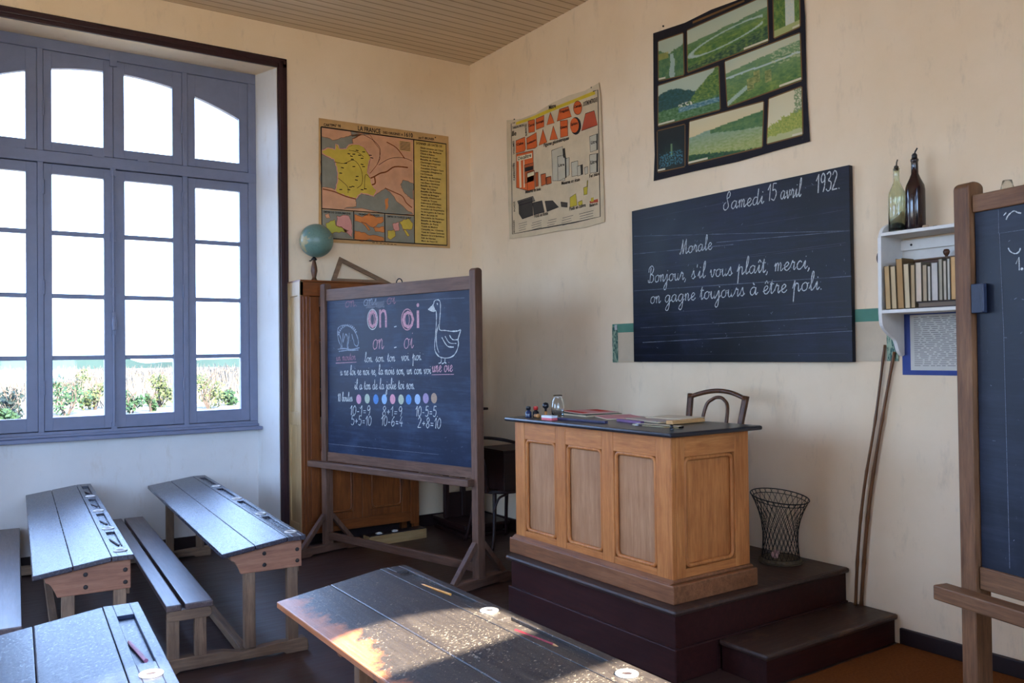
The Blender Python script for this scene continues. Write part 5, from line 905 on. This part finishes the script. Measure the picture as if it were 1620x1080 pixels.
for y in (-4.08, -4.30): m.lathe([(0, 0), (.006, 0), (.005, -.003), (0, -.004)], (-.03, y, 1.95), 10, axis='x')
m.build('screw', IRON, sh)
gb = clear_glass('green_bottle_glass', (.84, .90, .78, 1), .03); db = plain('dark_wine_glass', (34, 16, 20), .12, .7, var=.1); ck = plain('cork_and_lead', (70, 62, 48), .6); liq = plain('dark_dregs', (26, 28, 34), .4)
BP = [(0, 0), (.036, 0), (.039, .006), (.039, .175), (.036, .195), (.022, .225), (.0145, .245), (.0135, .295), (.016, .30), (.016, .308), (.012, .31)]
bt = thing('glass_bottle', 'empty pale green glass bottle with a pourer on the white shelf', 'bottle', (-.115, -4.062, 2.003))
MB().lathe(BP+[(.0105, .308), (.011, .25), (.019, .224), (.033, .194), (.036, .174), (.036, .012), (0, .008)], n=28).build('bottle', gb, bt, True); MB().lathe([(0, .010), (.0352, .012), (.0352, .028), (.022, .04), (0, .045)], n=24).build('dregs', liq, bt, True)
m = MB(); m.lathe([(0, .30), (.010, .30), (.011, .318), (.006, .324), (0, .324)], n=14); m.tube([(0, 0, .32), (.001, -.002, .34), (.002, -.006, .352)], .003, 8); m.build('pourer', ck, bt, True)
bt = thing('glass_bottle', 'tall dark wine bottle with a pourer on the white shelf, right of the green one', 'bottle', (-.105, -4.148, 2.003))
MB().lathe([(r*1.12, z*1.1) for r, z in BP]+[(0, .34)], n=28).build('bottle', db, bt, True)
m = MB(); m.lathe([(0, .34), (.014, .34), (.012, .352), (.013, .357), (.008, .366), (0, .366)], n=14); m.tube([(0, 0, .36), (.001, -.004, .375), (.003, -.013, .39)], .0035, 8); m.build('pourer', blk, bt, True)
m = MB(); m.tube(smooth_pts([(.012*math.cos(a)*(1-a/14), .012*math.sin(a)*(1-a/14), .010+.002*a*.3) for a in [i*.5 for i in range(22)]], 2), [.008, .002], 8)
small('snail_shell', m, plain('shell', (176, 150, 120), .4), 'small snail shell on the white shelf right of the bottles', 'shell', (-.13, -4.213, 2.003), smooth=True)
small('pebble', MB().lathe([(0, 0), (.012, .002), (.014, .007), (.009, .012), (0, .013)], n=14), plain('grey_stone', (96, 84, 76), .7), 'small dark pebble on the white shelf beside the snail shell', 'pebble', (-.12, -4.250, 2.002), smooth=True)
m = MB(); m.tube(smooth_pts([(0, -.06, .012), (.006, -.02, .013), (.006, .02, .012), (0, .045, .009)], 4), [.012, .006], 8); small('gourd', m, plain('dry_yellow_gourd', (176, 156, 64), .5), 'small yellow gourd on the white shelf by the right easel post', 'gourd', (-.13, -4.39, 2.002), smooth=True)
small('glass_jar', MB().lathe([(0, 0), (.033, 0), (.036, .01), (.034, .10), (.024, .14), (.018, .165), (.016, .163), (.021, .138), (.031, .1), (.033, .01), (0, .006)], n=24), clear_glass('frosted_glass', (.93, .92, .88, 1), .25), 'pale glass jar on the white shelf, showing above the right easel', 'jar', (-.11, -4.565, 2.003), smooth=True)
wbx2 = thing('lidded_box', 'brown wooden box with a knobbed lid behind the books on the white shelf', 'box', (-.055, -4.27, 1.636)); MB().box(-.038, -.21, 0, .038, .21, .226).build('box_body', EAS['y'], wbx2, bevel=.003); MB().box(-.045, -.225, .227, .04, .225, .234).build('lid', LEG['y'], wbx2, bevel=.002); MB().lathe([(.007, .234), (.006, .24), (.013, .25), (.015, .26), (.01, .27), (0, .272)], (-.01, 0, 0), 16).build('knob', CHAIRW['z'], wbx2, True)
fb = thing('flat_book', 'dark flat book lying under the standing books on the white shelf', 'book', (-.145, -4.345, 1.636)); MB().box(-.047, -.14, .004, .047, .14, .022).build('pages', paper('dim_pages', (120, 104, 88)), fb); m = MB(); m.box(-.05, -.145, 0, .05, .145, .004); m.box(-.05, -.145, .022, .05, .145, .026); m.box(.046, -.145, .003, .05, .145, .023); m.build('cover', bk[0], fb)
bw = [(-4.046, .028, 1.843, (186, 152, 104)), (-4.077, .027, 1.84, (196, 170, 128)), (-4.107, .033, 1.872, (172, 134, 86)), (-4.143, .027, 1.845, (204, 182, 144)), (-4.172, .022, 1.838, (180, 152, 112)), (-4.196, .030, 1.846, (208, 188, 162)), (-4.229, .022, 1.832, (176, 156, 126)), (-4.253, .015, 1.824, (202, 192, 170)), (-4.270, .032, 1.838, (198, 190, 178)), (-4.304, .019, 1.852, (170, 160, 138)), (-4.325, .016, 1.842, (196, 184, 162)), (-4.343, .014, 1.85, (204, 196, 178)), (-4.359, .029, 1.856, (206, 164, 110)), (-4.391, .022, 1.858, (176, 162, 136)), (-4.416, .02, 1.852, (190, 150, 110)), (-4.44, .02, 1.85, (184, 168, 140))]
ordn = 'first second third fourth fifth sixth seventh eighth ninth tenth eleventh twelfth thirteenth fourteenth fifteenth sixteenth'.split()
for i, (y, w_, zt_, c_) in enumerate(bw):
    z0 = 1.636 if i < 5 else 1.663; h = zt_-z0; t = thing('book', 'book with pale page edges facing out, %s from the left on the white shelf' % ordn[i], 'book', (-.148, y-w_/2, z0), group='books on the white wall shelf')
    if i < 4: t.rotation_euler = (R(-1.6), 0, 0)
    w2_ = w_-.002; MB().box(-.05, -w2_/2+.0015, .003, .044, w2_/2-.0015, h-.003).build('pages', paper('pages_%s' % ordn[i], c_, .1), t)
    m = MB(); m.box(-.052, -w2_/2, 0, .046, -w2_/2+.0015, h); m.box(-.052, w2_/2-.0015, 0, .046, w2_/2, h); m.box(.044, -w2_/2, 0, .047, w2_/2, h); m.build('cover', paper('cover_%s' % ordn[i], tuple(int(q*.62) for q in c_), .1), t)
m = MB(); m.lathe([(0, -.008), (.046, -.008), (.05, 0), (.046, .008), (0, .008)], (0, 0, 0), 28, axis='x'); tag(m.build('wooden_disc', CHAIRW['y'], None, False, .001, (-.012, -3.935, 1.905)), 'round brown wooden disc on the wall, half hidden by the white shelf side', 'disc')

# ------------------------------------------------------------------ canes and waste basket
def cane(pts, r, label):
    P_ = smooth_pts(pts, 8); t = MB(); n_ = len(P_); rr = [r*(1+.22*(1 if i % 6 == 0 else 0))*(1-.25*i/n_) for i in range(n_)]; t.tube(P_, rr, 8); return tag(t.build('bamboo_cane', CANE, None, True), label, 'cane', 'canes leaning on the right wall')
CANE = wood('bamboo', (70, 40, 20), (108, 66, 34), (140, 92, 52), axis='z', rough=.4)
cane([(-.045, -3.755, .147), (-.042, -3.775, .45), (-.036, -3.81, .75), (-.022, -3.87, 1.1), (-.017, -3.925, 1.47)], .0082, 'left bamboo cane, paler and bowed, leaning on the wall below the white shelf')
cane([(-.022, -3.772, .147), (-.022, -3.80, .45), (-.022, -3.84, .75), (-.020, -3.905, 1.1), (-.018, -3.975, 1.435)], .0096, 'right bamboo cane, browner and thicker, leaning on the wall below the white shelf')
wbk = thing('waste_basket', 'wire mesh waste basket standing on the platform against the wall', 'basket', (-.178, -3.40, .32))
def bas(f, a): r_ = .098-.012*math.sin(f*3.1)+.054*f**2.6; z = .022+f*.325; return Vector((r_*math.cos(a), r_*math.sin(a)*1.0, z+(.022*math.sin(a)*f)))
m = MB()
for s_ in (-1, 1):
    for i in range(26): m.tube([bas(j/14, 2*math.pi*i/26+s_*j/14*1.25) for j in range(15)], .0013, 4)
m.build('wire_mesh', WIRE, wbk, True)
for f, r_, nm in ((1.0, .003, 'rim'), (.94, .002, 'rim_wire'), (0, .003, 'foot_ring')): MB().tube([bas(f, 2*math.pi*i/40) for i in range(40)], r_, 6, closed=True).build(nm, WIRE, wbk, True)
m = MB(); P_ = [((.112+.006*abs(math.sin(9*a)))*math.cos(a), (.112+.006*abs(math.sin(9*a)))*math.sin(a)) for a in [2*math.pi*i/90 for i in range(90)]]; m.prism(P_, 'z', 0, .006); m.prism([(x*.93, y*.93) for x, y in P_], 'z', .006, .022); m.build('base_plate', plain('dull_brass_plate', (96, 82, 62), .6, .4, .2), wbk, bevel=.002)
m = MB(); m.lathe([(.004, 0), (.018, .004), (.024, .016), (.014, .03), (.02, .036), (.006, .048)], n=9); o = small('crumpled_paper', m, paper('pinkish_waste', (214, 170, 164), .2), 'crumpled pinkish paper lying in the wire waste basket', 'paper', (-.225, -3.385, .344)); o.rotation_euler = (R(20), R(35), 0)

# ------------------------------------------------------------------ school desks with their benches
def school_desk(label, loc, rz, L, zh, zl, W, strip, top, leg, brk, wells, trays, inset, b0, b1, zb, binset, cover=None):
    """local: x=0 is the far (high) edge, -W the near one; y runs along the desk"""
    t = thing('school_desk', label, 'school desk', loc, rz); th = .022; sl = (zh-zl)/(W-strip)
    m = MB(); mid = -strip-(W-strip)*.5                        # sloped leaf of two boards
    for x0, x1 in ((-W, mid-.001), (mid+.001, -strip-.002)):
        f = lambda x: zl+(x+W)*sl
        m.prism([(x0, f(x0)-th), (x1, f(x1)-th), (x1, f(x1)), (x0, f(x0))], 'y', 0, L)
    m.build('sloped_top', top, t, bevel=.004)
    m = MB(); tw = strip*.46; c0 = -strip/2-tw/2; c1 = c0+tw; z1 = zh; z0 = zh-th        # flat strip with sunk pen trays
    m.box(-strip, 0, z0, c0, L, z1); m.box(c1, 0, z0, 0, L, z1); y = 0
    for a, b_ in trays+[(L, L)]: m.box(c0, y, z0, c1, a, z1); y = b_
    for a, b_ in trays: m.box(c0, a, z0, c1, b_, z1-.011)
    m.build('pen_strip', top, t, bevel=.002)
    ya, yb_ = inset, L-inset; leg_w = .052
    for y, s_ in ((ya, 1), (yb_, -1)):
        m = MB(); zb_ = zl-.115
        f = lambda x: zl+(x+W)*sl-th-.001
        P_ = [(-.008, zb_), (-.008, zh-th-.001), (-strip, f(-strip)), (-W+.045, f(-W+.045)), (-W+.05, f(-W+.05)-.03)]+[(-W+.055+.04*k/5, f(-W+.05)-.03-(f(-W+.05)-.03-zb_)*(k/5)**1.6) for k in range(1, 6)]
        m.prism(P_, 'y', y, y+s_*.026); m.build('end_board', brk['x'], t, bevel=.003)
        for x in (-.052, -.255*W/.39): MB().box(x-leg_w/2, y+s_*.003, .06, x+leg_w/2, y+s_*.045, zb_+.03).build('leg', leg['z'], t, bevel=.003)
        m = MB(); xb = b0-.02
        m.prism([(xb, 0), (xb+.06, 0), (xb+.08, .012), (-.10, .012), (-.085, 0), (.02, 0), (.024, .02), (.018, .055), (.005, .068), (-.05, .066), (-.30, .05), (-.38, .068), (xb+.01, .072), (xb, .06)], 'y', y-.002*s_, y+s_*.05); m.build('runner', leg['x'], t, bevel=.004)
        bw_ = b1-b0
        for x in (b0+bw_*.16, b0+bw_*.74): MB().box(x-.026, y+s_*.004, .06, x+.026, y+s_*.044, zb-.07).build('bench_leg', leg['z'], t, bevel=.003)
        m = MB(); m.prism(roundrect(b0+.005, zb-.078, b1-.005, zb-.0295, .018, 3), 'y', y-.004*s_, y+s_*.03); m.build('bench_cleat', leg['x'], t, bevel=.003)
    g0 = b0+(b1-b0)*.36
    for x0, x1 in ((b0, g0-.008), (g0+.008, b1)): MB().box(x0, binset, zb-.029, x1, L-binset, zb).build('bench_plank', BENCH['y'], t, bevel=.005)
    MB().box(-.028, ya+.045, zl-.15, -.008, yb_-.045, zh-th-.03).build('back_rail', leg['y'], t, bevel=.003)
    MB().box(-W+.12, ya+.04, zl-.125, -.03, yb_-.04, zl-.11).build('book_shelf', leg['y'], t, bevel=.002)
    MB().box(-.30, ya+.04, .02, -.26, yb_-.04, .06).build('foot_rail', leg['y'], t, bevel=.003)
    for x in (-.03, -.19):
        for z in (zl-.03, zl-.085): MB().lathe([(0, -.001), (.010, -.001), (.008, -.003), (0, -.004)], (x, ya, z), 10, axis='y').build('nail_head', IRON, t)
    mw = Matrix.Translation(loc) @ Matrix.Rotation(rz, 4, 'Z')
    return t, mw
def wells(mw, ys, strip, zh, labs, group):
    for y, l in zip(ys, labs): inkwell(mw @ Vector((-strip/2, y, zh+.001)), l, group, *((.030,) if strip > .1 else (.030, .017, PORCG)))
S = 4
def put_desk(label, loc, rzd, L, zh, zl, W, strip, top, wy, trays, inset, b0, b1, zb, binset, labs, group):
    t, mw = school_desk(label, loc, R(rzd), L, zh, zl, W, strip, top, LEG, BRK, wy, trays, inset, b0, b1, zb, binset)
    wells(mw, wy, strip, zh, labs, group); return mw
nth = ('nearest', 'second', 'third', 'farthest')
LR = [.11, .69, 1.28, 1.88]; TR_ = [(.20, .60), (.78, 1.19), (1.37, 1.78), (1.97, 2.38)]
mR = put_desk('worn school desk with bench and bluish top, standing before the cabinet and left easel', (-2.425, -2.355, 0), -3.8, 2.5, .576, .532, .395, .088, TOPA, LR, TR_, .045, -.635, -.43, .322, .03, ['greyish inkwell ring, %s of four in the desk before the cabinet' % k for k in nth], 'inkwells in the desk before the cabinet')
mL = put_desk('worn school desk with bench at the left, under the window', (-3.19, -2.27, 0), -4.0, 2.5, .576, .532, .395, .088, TOPA, LR, TR_, .045, -.635, -.43, .322, .03, ['greyish inkwell ring, %s of four in the desk under the window' % k for k in nth], 'inkwells in the desk under the window')
mF = put_desk('black chipped school desk lit by the sun in the middle foreground', (-2.435, -5.90, 0), -.6, 2.52, .632, .575, .51, .108, TOPB, [.50, 1.165, 1.82], [(.60, 1.07), (1.27, 1.73), (1.93, 2.44)], .33, -.76, -.55, .36, .36, ['white inkwell in the sunlit foreground desk, %s' % k for k in ('nearest to the camera', 'at the lower right, fully in the sun', 'beside the pen trays in shade')], 'inkwells in the sunlit foreground desk')
mG = put_desk('scuffed blue shining school desk in the lower left foreground corner', (-3.535, -5.78, 0), -4.0, 2.5, .632, .575, .51, .108, TOPC, [.45, 1.11, 1.77], [(.55, 1.01), (1.21, 1.67), (1.87, 2.36)], .33, -.76, -.55, .36, .36, ['inkwell in the lower left foreground desk, %s' % k for k in ('nearest to the camera', 'second', 'white and round by the pink pencil')], 'inkwells in the lower left foreground desk')
def pencil(mw, p, q, z, r, col, label, name='pencil', cat='pencil', tip=True):
    a, b_ = mw @ Vector((*p, z)), mw @ Vector((*q, z)); t = thing(name, label, cat, a); d = b_-a
    MB().tube([d*.10, d], r, 6).build('shaft', col, t)
    MB().tube([(0, 0, 0), d*.10], [.0006, r*.96], 6).build('point', plain('cut_wood', (176, 130, 84), .6) if tip else IRON, t); return t
inv = lambda mw, x, y: (mw.inverted() @ Vector((x, y, 0))).xy
zt_ = .632-.011+.0055
pencil(mF, inv(mF, -2.492, -3.66), inv(mF, -2.472, -3.84), zt_+.004, .0045, plain('yellow_paint', (204, 140, 60), .4), 'yellow brown pencil in the far pen tray of the sunlit foreground desk')
pencil(mF, inv(mF, -2.489, -4.465), inv(mF, -2.507, -4.28), zt_+.004, .005, plain('dull_red_paint', (128, 40, 46), .4), 'red penholder in the second pen tray of the sunlit foreground desk', 'penholder', 'pen')
pencil(mG, inv(mG, -3.462, -3.675), inv(mG, -3.452, -3.88), zt_, .006, plain('pink_mauve_paint', (150, 88, 110), .45), 'pinkish pencil in the pen tray of the lower left foreground desk')
dkp = plain('dark_penholder', (52, 34, 44), .4)
for i, (y0, y1, l) in enumerate(((.27, .45, 'nearest'), (.86, 1.0, 'second'), (1.5, 1.62, 'third'), (2.05, 2.16, 'farthest'))):
    pencil(mL, (-.062, y1), (-.034, y0), .576-.011+.0045, .004, dkp, 'dark penholder in the %s pen tray of the desk under the window' % l, 'penholder', 'pen', False)
